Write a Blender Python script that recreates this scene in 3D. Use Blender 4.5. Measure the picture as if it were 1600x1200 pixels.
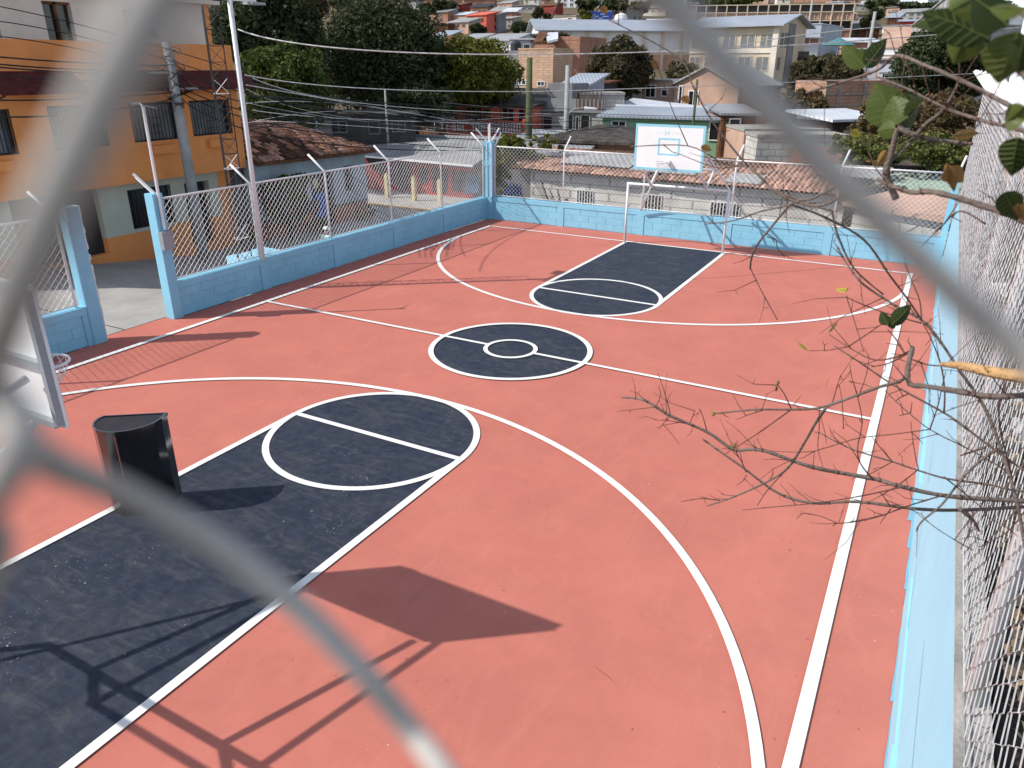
import bpy, math, random
from mathutils import Vector, Matrix
random.seed(7)
S = bpy.context.scene
for o in list(bpy.data.objects): bpy.data.objects.remove(o)

# ------------------------------------------------------------------ camera, world, sun, exposure
CAMP = Vector((7.7319, -13.9861, 5.9369)); FPX = 1171.0
CROT = Matrix.Rotation(0.5027, 3, 'Z') @ Matrix.Rotation(1.1692, 3, 'X') @ Matrix.Rotation(0.0034, 3, 'Z')
cd = bpy.data.cameras.new('camera'); cam = bpy.data.objects.new('camera', cd); S.collection.objects.link(cam)
cam.matrix_world = Matrix.Translation(CAMP) @ CROT.to_4x4()
cd.sensor_width = 36; cd.lens = 36 * FPX / 1600; cd.clip_start = 0.01; cd.clip_end = 3000
cd.dof.use_dof = True; cd.dof.focus_distance = 16; cd.dof.aperture_fstop = 10
S.camera = cam
SUNV = Vector((.88, .68, -1)).normalized()          # travel direction of the light
W = bpy.data.worlds.new('World'); S.world = W; W.use_nodes = True
nt = W.node_tree; bg = nt.nodes['Background']
sky = nt.nodes.new('ShaderNodeTexSky'); sky.sky_type = 'NISHITA'; sky.sun_disc = False
sky.sun_elevation = math.asin(-SUNV.z); sky.sun_rotation = math.atan2(-SUNV.x, -SUNV.y)
sky.altitude = 900; sky.air_density = 1.0; sky.dust_density = 1.0; sky.ozone_density = 1.5
hs = nt.nodes.new('ShaderNodeHueSaturation'); hs.inputs['Saturation'].default_value = .62; nt.links.new(sky.outputs[0], hs.inputs['Color']); nt.links.new(hs.outputs[0], bg.inputs[0]); bg.inputs[1].default_value = 0.15
sl = bpy.data.lights.new('sun', 'SUN'); sl.energy = 3.5; sl.angle = math.radians(.53); sl.color = (1, .95, .87)
so = bpy.data.objects.new('sun', sl); S.collection.objects.link(so); so.rotation_euler = SUNV.to_track_quat('-Z', 'Y').to_euler()
so.location = (-40, -40, 50)
vs = S.view_settings; vs.view_transform = 'Standard'; vs.look = 'None'; vs.exposure = 0.44; vs.gamma = 1; vs.use_curve_mapping = False

# ------------------------------------------------------------------ where a line of sight meets a plane of the place
FH = Vector((-math.sin(.5027), math.cos(.5027), 0)); RH = Vector((math.cos(.5027), math.sin(.5027), 0))
def ray(u, v): return CROT @ Vector(((u - 800) / FPX, (600 - v) / FPX, -1))
def V(u, v, D): d = ray(u, v); return CAMP + d * (D / d.dot(FH))
def oX(X, u, v): d = ray(u, v); return CAMP + d * ((X - CAMP.x) / d.x)
def oY(Y, u, v): d = ray(u, v); return CAMP + d * ((Y - CAMP.y) / d.y)
def oZ(z, u, v): d = ray(u, v); return CAMP + d * ((z - CAMP.z) / d.z)

# ------------------------------------------------------------------ materials
def lin(c): return tuple(((x / 12.92) if x <= .04045 else ((x + .055) / 1.055) ** 2.4) for x in c)
MATS = {}
def pm(name, col, rough=.8, var=.18, scale=3., bump=.15, spec=.3, metal=0., col2=None, fine=40., kind=None, bs=(.4, .2), island=0., sss=0, coat=0., joint=None):
    m = bpy.data.materials.new(name); m.use_nodes = True; MATS[name] = m
    n = m.node_tree; N = n.nodes; L = n.links; b = N['Principled BSDF']
    b.inputs['Roughness'].default_value = rough; b.inputs['Metallic'].default_value = metal
    b.inputs['Specular IOR Level'].default_value = spec
    if coat: b.inputs['Coat Weight'].default_value = coat; b.inputs['Coat Roughness'].default_value = .08
    tc = N.new('ShaderNodeTexCoord'); geo = N.new('ShaderNodeNewGeometry')
    pos = geo.outputs['Position']
    nz = N.new('ShaderNodeTexNoise'); nz.inputs['Scale'].default_value = scale; nz.inputs['Detail'].default_value = 8; nz.inputs['Roughness'].default_value = .65
    L.new(pos, nz.inputs['Vector'])
    rp = N.new('ShaderNodeMapRange'); rp.inputs['From Min'].default_value = .3; rp.inputs['From Max'].default_value = .7
    L.new(nz.outputs['Fac'], rp.inputs['Value'])
    c2 = col2 if col2 else tuple(x * (1 - 2 * var) for x in col)
    c1 = col if col2 else tuple(min(.95, x * (1 + var * .5)) for x in col)
    mx = N.new('ShaderNodeMix'); mx.data_type = 'RGBA'; mx.inputs[6].default_value = (*c1, 1); mx.inputs[7].default_value = (*c2, 1)
    L.new(rp.outputs[0], mx.inputs[0]); out = mx.outputs[2]
    fz = N.new('ShaderNodeTexNoise'); fz.inputs['Scale'].default_value = fine; fz.inputs['Detail'].default_value = 6
    L.new(pos, fz.inputs['Vector'])
    fr = N.new('ShaderNodeMapRange'); fr.inputs['From Min'].default_value = .25; fr.inputs['From Max'].default_value = .75
    fr.inputs['To Min'].default_value = 1 - var * .8; fr.inputs['To Max'].default_value = 1 + var * .5
    L.new(fz.outputs['Fac'], fr.inputs['Value'])
    mu = N.new('ShaderNodeVectorMath'); mu.operation = 'SCALE'; L.new(out, mu.inputs[0]); L.new(fr.outputs[0], mu.inputs['Scale']); out = mu.outputs[0]
    h = fz.outputs['Fac']
    if kind in ('brick', 'corr', 'boards'):
        sp = N.new('ShaderNodeSeparateXYZ'); L.new(pos, sp.inputs[0])
        def lc(a, bb):
            d = N.new('ShaderNodeVectorMath'); d.operation = 'DOT_PRODUCT'; L.new(pos, d.inputs[0]); d.inputs[1].default_value = (a, bb, 0); return d.outputs['Value']
        s = lc(RH.x + FH.x, RH.y + FH.y); cb = N.new('ShaderNodeCombineXYZ')
        if kind == 'brick':
            L.new(s, cb.inputs[0]); L.new(sp.outputs[2], cb.inputs[1])
            br = N.new('ShaderNodeTexBrick'); L.new(cb.outputs[0], br.inputs['Vector']); br.inputs['Scale'].default_value = 1
            br.inputs['Brick Width'].default_value = bs[0]; br.inputs['Row Height'].default_value = bs[1]; br.inputs['Mortar Size'].default_value = .012 * (bs[1] / .1) ** .5
            br.inputs['Color1'].default_value = (1, 1, 1, 1); br.inputs['Color2'].default_value = (.86, .86, .86, 1); br.inputs['Mortar'].default_value = (*(joint or (.62, .62, .62)), 1)
            m2 = N.new('ShaderNodeVectorMath'); m2.operation = 'MULTIPLY'; L.new(out, m2.inputs[0]); L.new(br.outputs['Color'], m2.inputs[1]); out = m2.outputs[0]
            sb = N.new('ShaderNodeMath'); sb.operation = 'SUBTRACT'; L.new(fz.outputs['Fac'], sb.inputs[0]); L.new(br.outputs['Fac'], sb.inputs[1]); h = sb.outputs[0]
        else:
            ww = lc(RH.x, RH.y) if kind == 'corr' else s
            L.new(ww, cb.inputs[0])
            wv = N.new('ShaderNodeTexWave'); wv.inputs['Scale'].default_value = bs[0]; wv.inputs['Distortion'].default_value = 0; L.new(cb.outputs[0], wv.inputs['Vector'])
            if kind == 'boards': wv.wave_profile = 'SAW'
            h = wv.outputs['Fac']
            mr = N.new('ShaderNodeMapRange'); mr.inputs['To Min'].default_value = .72; mr.inputs['To Max'].default_value = 1.1; L.new(h, mr.inputs['Value'])
            m2 = N.new('ShaderNodeVectorMath'); m2.operation = 'SCALE'; L.new(out, m2.inputs[0]); L.new(mr.outputs[0], m2.inputs['Scale']); out = m2.outputs[0]
    if island:
        ir = N.new('ShaderNodeMapRange'); ir.inputs['To Min'].default_value = 1 - island; ir.inputs['To Max'].default_value = 1 + island
        oi = N.new('ShaderNodeObjectInfo'); ad = N.new('ShaderNodeMath'); ad.operation = 'ADD'; L.new(geo.outputs['Random Per Island'], ad.inputs[0]); L.new(oi.outputs['Random'], ad.inputs[1]); fc = N.new('ShaderNodeMath'); fc.operation = 'FRACT'; L.new(ad.outputs[0], fc.inputs[0]); L.new(fc.outputs[0], ir.inputs['Value'])
        m3 = N.new('ShaderNodeVectorMath'); m3.operation = 'SCALE'; L.new(out, m3.inputs[0]); L.new(ir.outputs[0], m3.inputs['Scale']); out = m3.outputs[0]
    L.new(out, b.inputs['Base Color'])
    if bump:
        bp = N.new('ShaderNodeBump'); bp.inputs['Strength'].default_value = bump; bp.inputs['Distance'].default_value = .02
        L.new(h, bp.inputs['Height']); L.new(bp.outputs[0], b.inputs['Normal'])
    m['out'] = 0
    return m

coral = pm('coral_paint', (.525, .172, .130), .8, .07, .7, .08, .15, fine=160)
def specks(m, thr, col, scale=9., mask=1.2, mthr=.5):
    n = m.node_tree; N = n.nodes; L = n.links; b = N['Principled BSDF']; src = b.inputs['Base Color'].links[0].from_socket
    g = N.new('ShaderNodeNewGeometry'); a = N.new('ShaderNodeTexNoise'); a.inputs['Scale'].default_value = scale; a.inputs['Detail'].default_value = 3
    c = N.new('ShaderNodeTexNoise'); c.inputs['Scale'].default_value = mask; c.inputs['Detail'].default_value = 4
    L.new(g.outputs['Position'], a.inputs['Vector']); L.new(g.outputs['Position'], c.inputs['Vector'])
    r = N.new('ShaderNodeMapRange'); r.inputs['From Min'].default_value = thr; r.inputs['From Max'].default_value = thr + .02; L.new(a.outputs['Fac'], r.inputs['Value'])
    r2 = N.new('ShaderNodeMapRange'); r2.inputs['From Min'].default_value = mthr; r2.inputs['From Max'].default_value = mthr + .08; L.new(c.outputs['Fac'], r2.inputs['Value'])
    mm = N.new('ShaderNodeMath'); mm.operation = 'MULTIPLY'; L.new(r.outputs[0], mm.inputs[0]); L.new(r2.outputs[0], mm.inputs[1])
    x = N.new('ShaderNodeMix'); x.data_type = 'RGBA'; L.new(mm.outputs[0], x.inputs[0]); L.new(src, x.inputs[6]); x.inputs[7].default_value = (*col, 1)
    L.new(x.outputs[2], b.inputs['Base Color'])
specks(coral, .70, (.3, .08, .06), 14, 1.7, .5); specks(coral, .735, (.75, .55, .45), 22, 1.1, .45)
navy = pm('navy_paint', (.019, .028, .052), .7, .5, 1.3, .1, .2, col2=(.042, .048, .064), fine=7)
def smudge(m, col, amt, sc=(1.2, 4.5, 1), rot=.6):
    n = m.node_tree; N = n.nodes; L = n.links; b = N['Principled BSDF']; src = b.inputs['Base Color'].links[0].from_socket
    g = N.new('ShaderNodeNewGeometry'); mp = N.new('ShaderNodeMapping'); mp.inputs['Scale'].default_value = sc; mp.inputs['Rotation'].default_value = (0, 0, rot)
    a = N.new('ShaderNodeTexNoise'); a.inputs['Scale'].default_value = 1; a.inputs['Detail'].default_value = 10; a.inputs['Roughness'].default_value = .75; a.inputs['Distortion'].default_value = 1.2
    L.new(g.outputs['Position'], mp.inputs[0]); L.new(mp.outputs[0], a.inputs['Vector'])
    r = N.new('ShaderNodeMapRange'); r.inputs['From Min'].default_value = .5; r.inputs['From Max'].default_value = .78; r.inputs['To Max'].default_value = amt; L.new(a.outputs['Fac'], r.inputs['Value'])
    x = N.new('ShaderNodeMix'); x.data_type = 'RGBA'; L.new(r.outputs[0], x.inputs[0]); L.new(src, x.inputs[6]); x.inputs[7].default_value = (*col, 1); L.new(x.outputs[2], b.inputs['Base Color'])
smudge(navy, (.12, .115, .11), .7); smudge(navy, (.012, .018, .034), .8, (3, 1.1, 1), 1.5); smudge(coral, (.46, .13, .10), .55, (.5, 1.4, 1), .3); smudge(coral, (.62, .24, .18), .35, (2.2, .8, 1), 1.1)
specks(navy, .70, (.30, .30, .30), 13, .5, .57); specks(navy, .68, (.50, .50, .50), 30, .6, .57)
linew = pm('white_line_paint', (.80, .79, .76), .6, .05, 2, .05, .3)
blue = pm('light_blue_paint', (.25, .56, .73), .55, .07, 1.5, .12, .4, fine=60)
bluep = pm('pale_blue_runs', (.31, .61, .76), .5, .04, 1.2, .05, .4, fine=12)
conc = pm('grey_concrete', (.42, .40, .37), .95, .25, 2.5, .5, .2, fine=30)
concw = pm('pale_rough_concrete', (.70, .68, .64), .95, .3, 4, .8, .2, fine=24)
street = pm('street_concrete', (.40, .385, .36), .9, .12, .8, .15, .2, fine=25)
whitem = pm('white_enamel', (.78, .78, .78), .35, .04, 3, .02, .5)
wirem = pm('white_wire', (.80, .80, .80), .4, .05, 3, 0, .5)
wireg = pm('weathered_wire', (.50, .50, .51), .5, .15, 8, 0, .4)
boardw = pm('white_board', (.80, .80, .80), .45, .04, 1.5, .03, .4)
boardb = pm('cyan_board_trim', (.26, .60, .74), .45, .04, 2, .03, .4)
faint = pm('faded_print', (.45, .70, .74), .5, .05, 2, 0, .4)
faint2 = pm('faded_grey_print', (.70, .73, .73), .5, .05, 2, 0, .4)
black = pm('black_gloss', (.008, .008, .009), .12, .1, 2, .02, .6, coat=.8)
bintop = pm('dark_brown_panel', (.022, .013, .015), .3, .4, 4, .03, .5)
galv = pm('galvanised_wire', (.48, .45, .42), .75, .15, 60, .05, .4, metal=.1)
greym = pm('grey_metal', (.30, .33, .36), .5, .1, 3, .03, .5)
darkm = pm('dark_metal', (.03, .03, .033), .6, .2, 3, .05, .4)
orange = pm('orange_render', (.80, .31, .10), .85, .10, .8, .15, .2)
cream = pm('cream_render', (.70, .64, .56), .85, .08, .8, .1, .2)
sage = pm('sage_render', (.50, .50, .41), .85, .08, .8, .1, .2)
glass = pm('dark_glass', (.02, .022, .026), .15, .2, 2, 0, .5)
curt = pm('curtain_grey', (.20, .21, .21), .7, .2, 3, .1, .3)
awn = pm('maroon_tiles', (.13, .028, .025), .8, .3, 3, .4, .2, kind='corr', bs=(6, 1))
pblue = pm('pale_blue_render', (.40, .47, .52), .9, .16, 1, .2, .2)
dado = pm('brick_red_dado', (.38, .14, .075), .9, .15, 1.5, .2, .2)
greent = pm('green_trim', (.03, .17, .10), .7, .1, 2, .05, .3)
redr = pm('red_render', (.33, .05, .04), .85, .12, 1, .1, .2)
coralw = pm('coral_render', (.66, .15, .10), .85, .08, 1, .1, .2)
yel = pm('pale_yellow_paint', (.62, .53, .28), .8, .1, 2, .1, .2)
ctile = pm('clay_tile', (.46, .20, .12), .9, .35, 9, .3, .2, col2=(.20, .10, .06), island=.4)
ctile2 = pm('orange_clay_tile', (.50, .27, .19), .9, .35, 5, .3, .2, col2=(.20, .13, .10), island=.5)
dtile = pm('dark_tile', (.11, .095, .085), .9, .4, 2, .6, .2, kind='corr', bs=(2.2, 1))
corr = pm('grey_corrugated', (.38, .38, .37), .6, .2, .6, .5, .4, kind='corr', bs=(1.3, 1))
corrl = pm('light_corrugated', (.38, .39, .40), .5, .16, .4, .4, .4, kind='corr', bs=(1.3, 1))
corrb = pm('blue_grey_corrugated', (.36, .40, .46), .5, .1, .4, .3, .4, kind='corr', bs=(1.2, 1))
tin = pm('bright_tin', (.72, .75, .80), .4, .12, .8, .3, .5, kind='corr', bs=(2, 1))
brickt = pm('tan_brick', (.62, .42, .29), .9, .15, .6, .3, .2, kind='brick', bs=(.5, .25))
brickr = pm('red_brick', (.46, .24, .17), .9, .2, .6, .3, .2, kind='brick', bs=(.4, .2))
bricko = pm('orange_brick', (.62, .37, .26), .9, .22, .5, .3, .2, kind='brick', bs=(.5, .25))
block = pm('grey_block', (.42, .41, .39), .92, .2, .7, .3, .2, kind='brick', bs=(.55, .26))
blockw = pm('pale_block', (.70, .68, .63), .92, .2, .8, .4, .2, kind='brick', bs=(.75, .34), joint=(.5, .5, .5))
beige = pm('beige_render', (.62, .52, .40), .9, .12, .4, .1, .2)
white = pm('white_render', (.76, .76, .75), .85, .08, .5, .1, .2)
greenw = pm('green_render', (.22, .40, .24), .85, .08, .8, .1, .2)
bgw = pm('blue_grey_render', (.40, .43, .49), .85, .12, .5, .1, .2)
grayr = pm('grey_render', (.24, .24, .25), .9, .15, .5, .1, .2)
pinkr = pm('pink_brick_render', (.52, .34, .26), .9, .15, .5, .1, .2)
wood = pm('dark_boards', (.11, .075, .06), .9, .3, 1, .5, .2, kind='boards', bs=(1.6, 1))
rust = pm('rusty_metal', (.20, .09, .05), .9, .4, 1.2, .3, .2)
tarp = pm('blue_tarp', (.02, .17, .60), .6, .15, 2, .2, .3)
bill = pm('blue_billboard', (.02, .07, .36), .5, .1, 1, 0, .4)
hillm = pm('hill_ground', (.09, .085, .045), .95, .3, .05, .2, .1, col2=(.20, .14, .10), fine=.8)
dirt = pm('dirt_ground', (.12, .10, .08), .95, .35, 1.6, .9, .1, fine=14)
poleg = pm('mossy_pole', (.11, .12, .06), .9, .2, 2, .2, .2)
polec = pm('concrete_pole', (.36, .37, .36), .9, .15, 2, .2, .2)
skin = pm('skin', (.35, .18, .12), .6, .05, 5, .02, .3)
mint = pm('mint_shirt', (.55, .74, .70), .9, .06, 5, .2, .2)
trou = pm('dark_trousers', (.05, .055, .08), .9, .1, 5, .2, .2)
hatm = pm('white_cap', (.72, .72, .70), .9, .05, 5, .1, .2)
def leafm(name, c, c2, isl=.45, rough=.6, sp=.15):
    m = pm(name, c, rough, .2, .9, 0, sp, col2=c2, fine=5, island=isl)
    b = m.node_tree.nodes['Principled BSDF']; L = m.node_tree.links; N = m.node_tree.nodes
    tr = N.new('ShaderNodeBsdfTranslucent'); L.new(b.inputs['Base Color'].links[0].from_socket, tr.inputs[0])
    mx = N.new('ShaderNodeMixShader'); mx.inputs[0].default_value = .22; L.new(b.outputs[0], mx.inputs[1]); L.new(tr.outputs[0], mx.inputs[2])
    L.new(mx.outputs[0], N['Material Output'].inputs[0]); return m
lf_dark = leafm('dark_leaves', (.040, .055, .022), (.062, .074, .032))
lf_green = leafm('green_leaves', (.050, .075, .018), (.09, .11, .02))
lf_yel = leafm('yellow_green_leaves', (.11, .13, .018), (.16, .155, .03))
lf_red = leafm('mango_leaves', (.045, .06, .024), (.11, .075, .042))
lf_olive = leafm('olive_leaves', (.10, .10, .05), (.16, .13, .07))
lf_hedge = leafm('hedge_leaves', (.10, .13, .03), (.17, .17, .06))
lf_brown = leafm('brown_green_leaves', (.08, .075, .03), (.16, .10, .05))
bigleaf = leafm('broad_leaf', (.05, .085, .018), (.12, .13, .035), .0, .4)
ribm = leafm('leaf_rib', (.13, .16, .05), (.16, .18, .06), .1, .5)
bigleafd = leafm('broad_dark_leaf', (.022, .045, .012), (.05, .065, .02), .25, .3)
dryleaf = leafm('dry_leaf', (.42, .23, .08), (.30, .15, .06), .2, .7)
yleaf = leafm('yellow_leaf', (.55, .45, .06), (.45, .40, .05), .2, .6)
bark = pm('bark', (.12, .085, .07), .9, .3, 12, .5, .2, col2=(.20, .16, .14), fine=120)
twigm = pm('red_brown_twig', (.13, .06, .045), .8, .3, 12, .3, .2, col2=(.09, .05, .04), fine=120)
splint = pm('broken_wood', (.58, .36, .17), .85, .2, 20, .5, .2, col2=(.36, .20, .09), fine=90)
trunkm = pm('trunk', (.09, .07, .055), .95, .3, 2, .5, .1)

# ------------------------------------------------------------------ object builders
COL = S.collection
def woff(o):
    p = Vector((0, 0, 0))
    while o is not None: p += o.location; o = o.parent
    return p
def tag(o, label=None, cat=None, group=None, kind=None):
    if label: o['label'] = label
    if cat: o['category'] = cat
    if group: o['group'] = group
    if kind: o['kind'] = kind
    return o
def thing(name, label, cat, loc=(0, 0, 0), group=None):
    o = bpy.data.objects.new(name, None); COL.objects.link(o); o.location = Vector(loc); o.empty_display_size = .3
    return tag(o, label, cat, group)
class MB:
    def __init__(s): s.v = []; s.f = []; s.sm = False
    def add(s, vs, fs):
        k = len(s.v); s.v += [tuple(x) for x in vs]; s.f += [tuple(i + k for i in f) for f in fs]; return s
    def box(s, a, b):
        x0, y0, z0 = [min(a[i], b[i]) for i in range(3)]; x1, y1, z1 = [max(a[i], b[i]) for i in range(3)]
        return s.add([(x0, y0, z0), (x1, y0, z0), (x1, y1, z0), (x0, y1, z0), (x0, y0, z1), (x1, y0, z1), (x1, y1, z1), (x0, y1, z1)],
                     [(0, 3, 2, 1), (4, 5, 6, 7), (0, 1, 5, 4), (1, 2, 6, 5), (2, 3, 7, 6), (3, 0, 4, 7)])
    def fbox(s, O, ex, ey, x0, x1, y0, y1, z0, z1):      # box in a rotated frame
        P = lambda x, y, z: O + ex * x + ey * y + Vector((0, 0, z))
        return s.add([P(x0, y0, z0), P(x1, y0, z0), P(x1, y1, z0), P(x0, y1, z0), P(x0, y0, z1), P(x1, y0, z1), P(x1, y1, z1), P(x0, y1, z1)],
                     [(0, 3, 2, 1), (4, 5, 6, 7), (0, 1, 5, 4), (1, 2, 6, 5), (2, 3, 7, 6), (3, 0, 4, 7)])
    def slab(s, poly, t):                               # a polygon in space with thickness t downwards
        n = len(poly); top = [Vector(p) for p in poly]; bot = [p - Vector((0, 0, t)) for p in top]
        return s.add(top + bot, [tuple(range(n)), tuple(range(2 * n - 1, n - 1, -1))] + [(i, i + n, (i + 1) % n + n, (i + 1) % n) for i in range(n)])
    def tube(s, pts, r, n=6, caps=True, r1=None):
        pts = [Vector(p) for p in pts]; m = len(pts); rs = r if isinstance(r, (list, tuple)) else [r + ((r1 if r1 is not None else r) - r) * i / max(1, m - 1) for i in range(m)]
        up = None; vs = []; fs = []
        for i, p in enumerate(pts):
            t = (pts[min(i + 1, m - 1)] - pts[max(i - 1, 0)])
            if t.length < 1e-9: t = Vector((0, 0, 1))
            t.normalize()
            if up is None: up = t.orthogonal().normalized()
            a = (up - t * up.dot(t))
            if a.length < 1e-6: a = t.orthogonal()
            a.normalize(); up = a; b = t.cross(a)
            for k in range(n):
                q = 2 * math.pi * k / n; vs.append(p + (a * math.cos(q) + b * math.sin(q)) * rs[i])
        for i in range(m - 1):
            for k in range(n): fs.append((i * n + k, i * n + (k + 1) % n, (i + 1) * n + (k + 1) % n, (i + 1) * n + k))
        if caps: fs += [tuple(range(n - 1, -1, -1)), tuple(range((m - 1) * n, m * n))]
        return s.add(vs, fs)
    def bar(s, a, b, w, h=None):
        a = Vector(a); b = Vector(b); t = (b - a).normalized(); h = h or w
        x = t.cross(Vector((0, 0, 1)));
        if x.length < 1e-3: x = Vector((1, 0, 0))
        x.normalize(); y = x.cross(t); x *= w / 2; y *= h / 2
        return s.add([a - x - y, a + x - y, a + x + y, a - x + y, b - x - y, b + x - y, b + x + y, b - x + y],
                     [(0, 3, 2, 1), (4, 5, 6, 7), (0, 1, 5, 4), (1, 2, 6, 5), (2, 3, 7, 6), (3, 0, 4, 7)])
    def build(s, name, mat, parent=None, smooth=False, loc=None):
        off = woff(parent) if parent is not None else (Vector(loc) if loc is not None else Vector((0, 0, 0)))
        me = bpy.data.meshes.new(name); me.from_pydata([(x - off.x, y - off.y, z - off.z) for x, y, z in s.v], [], s.f)
        me.materials.append(mat)
        if smooth: me.polygons.foreach_set('use_smooth', [True] * len(me.polygons))
        me.update(); o = bpy.data.objects.new(name, me); COL.objects.link(o)
        if parent is not None: o.parent = parent
        elif loc is not None: o.location = off
        return o
def solo(mb, name, mat, label, cat, loc, group=None, smooth=False):
    o = mb.build(name, mat, None, smooth, loc); return tag(o, label, cat, group)

# ================================================================== THE SETTING: terrain
def terrD(D, L):
    P = [(-60, -1.1), (66, -1.1), (120, 5.0), (220, 13.), (400, 34.5), (470, 45.), (640, 20.)]
    if D <= P[0][0]: z = P[0][1]
    else:
        z = P[-1][1]
        for (a, za), (b, zb) in zip(P, P[1:]):
            if D <= b: z = za + (zb - za) * (D - a) / (b - a); break
    k = min(1, max(0, (L - 150) / 160)) if D > 250 else 0         # the ridge is lower on the right
    if D > 250: z -= k * (z - 29.5) * min(1, (D - 250) / 120) if z > 29.5 else 0
    return z
def terr(p): q = p - CAMP; return terrD(q.dot(FH), q.dot(RH))
g = MB(); nD, nL = 70, 60; idx = {}
Ds = [-60 + (i / nD) ** 1.35 * 700 for i in range(nD + 1)]
for i, D in enumerate(Ds):
    for j in range(nL + 1):
        half = 90 + max(0, D) * 1.15; L = -half + 2 * half * j / nL
        p = CAMP + FH * D + RH * L; z = terrD(D, L)
        if D > 70: z += math.sin(D * .11 + L * .07) * .5 + math.sin(L * .19 - D * .05) * .4
        g.v.append((p.x, p.y, z))
for i in range(nD):
    for j in range(nL): a = i * (nL + 1) + j; g.f.append((a, a + 1, a + nL + 2, a + nL + 1))
tag(g.build('hillside_terrain', hillm, smooth=True), kind='structure')
far = MB()                                                    # far wooded ridge, and flat land to the horizon
n = 80
for j in range(n + 1):
    t = j / n; ang = -1.3 + 2.6 * t; d = FH * math.cos(ang) + RH * math.sin(ang)
    zz = 46 + 9 * math.sin(ang * 7) + 5 * math.sin(ang * 19 + 1)
    for r, z in ((700, 5), (860, zz * .95), (950, zz), (1300, -2)): q = CAMP + d * r; far.v.append((q.x, q.y, z))
for j in range(n):
    for k in range(3): a = j * 4 + k; far.f.append((a, a + 4, a + 5, a + 1))
farm = pm('far_wood', (.05, .08, .035), .95, .3, .03, .3, .1, fine=.3)
tag(far.build('far_ridge', farm, smooth=True), kind='structure')
fl = MB(); fl.add([(-2500, -2500, -1.6), (2500, -2500, -1.6), (2500, 2500, -1.6), (-2500, 2500, -1.6)], [(0, 1, 2, 3)]); tag(fl.build('valley_ground', hillm), kind='structure')

# street beyond the left wall: level at the gate, falling away with Y
st = MB()
def sz(Y): return 0.0 - .004 if Y < -1 else (-.75 * min(1, (Y + 1) / 6)) - .004
ys = [-40, -20, -8, -1, 1, 3, 5, 7, 16.9]
for a, b in zip(ys, ys[1:]):
    x0 = -17 ; x1 = -8.83
    if a >= 7: x0 = -45; x1 = -8.83
    st.add([(x0, a, sz(a)), (x1, a, sz(a)), (x1, b, sz(b)), (x0, b, sz(b))], [(0, 1, 2, 3)])
tag(st.build('street', street), kind='structure')
kb = MB(); kb.box((-45, 17.11, -.8), (-10.2, 20.8, -.63)); o = tag(kb.build('pavement', street), kind='structure')
kc = MB(); kc.box((-45, 16.9, -.8), (-10.2, 17.1, -.62)); tag(kc.build('yellow_kerb', pm('kerb_paint', (.62, .42, .22), .85, .2, 2), None), kind='structure')
ln = MB();
for y0 in (-7.9, -6.4, -5.1, -4.3, -3.4): ln.box((-12.9, y0, -.002), (-8.85, y0 + .03, .0005))
tag(ln.build('street_joint', darkm), kind='structure')
# raised ground to the right of the court and the terrace behind it, where the camera stands
rg = MB()
nx, ny = 30, 60
for i in range(nx + 1):
    for j in range(ny + 1):
        x = 8.7 + i * .45; y = -13.4 + j * .52; z = 2.2 + .1 * math.sin(x * 3.1 + y) + .08 * math.sin(y * 2.3 - x) + .05 * random.random() + (x - 8.7) * .05
        rg.v.append((x, y, z))
for i in range(nx):
    for j in range(ny): a = i * (ny + 1) + j; rg.f.append((a, a + ny + 1, a + ny + 2, a + 1))
tag(rg.build('raised_ground', dirt, smooth=True), kind='structure')
sk = MB(); sk.box((8.72, 17.6, -1.2), (22, 17.85, 2.3)); tag(sk.build('bank_face', dirt), kind='structure')
tr_ = MB(); tr_.box((5, -22, -1.1), (22, -14.3, 4.28)); tr_.box((6.6, -14.299, -1.1), (8.66, -13.745, 2.9)); tr_.box((8.661, -14.299, -1.1), (22, -13.4, 2.3)); tag(tr_.build('upper_terrace', dirt), kind='structure')

# ================================================================== THE COURT
WX, HY = 7.591, 12.045; KW, KY = 1.8, 4.927
ct = MB(); ct.box((-8.5, -13.74, -1.15), (8.45, 13.4, 0)); floor_ = tag(ct.build('court_floor', coral), kind='structure')
th_s = MB(); th_s.box((-8.86, -4.6, -.5), (-8.501, -1.9, -.004)); tag(th_s.build('gate_threshold', coral), kind='structure')
zc = [.008]
def sheet(poly, name, mat, z=None):
    if z is None: z = zc[0]; zc[0] += .0012
    m = MB(); m.add([(x, y, z) for x, y in poly], [tuple(range(len(poly)))]); return m.build(name, mat, floor_)
def ring(cx, cy, a, b, w, a0, a1, name, n=96):
    z = zc[0]; zc[0] += .0012; m = MB()
    for i in range(n + 1):
        t = a0 + (a1 - a0) * i / n
        for s in (-w / 2, w / 2): m.v.append((cx + (a + s) * math.cos(t), cy + (b + s) * math.sin(t), z))
    for i in range(n): k = 2 * i; m.f.append((k, k + 1, k + 3, k + 2))
    return m.build(name, linew, floor_)
def rect(x0, y0, x1, y1, name, mat=linew, z=None): return sheet([(x0, y0), (x1, y0), (x1, y1), (x0, y1)], name, mat, z)
TP = 2 * math.pi
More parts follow.
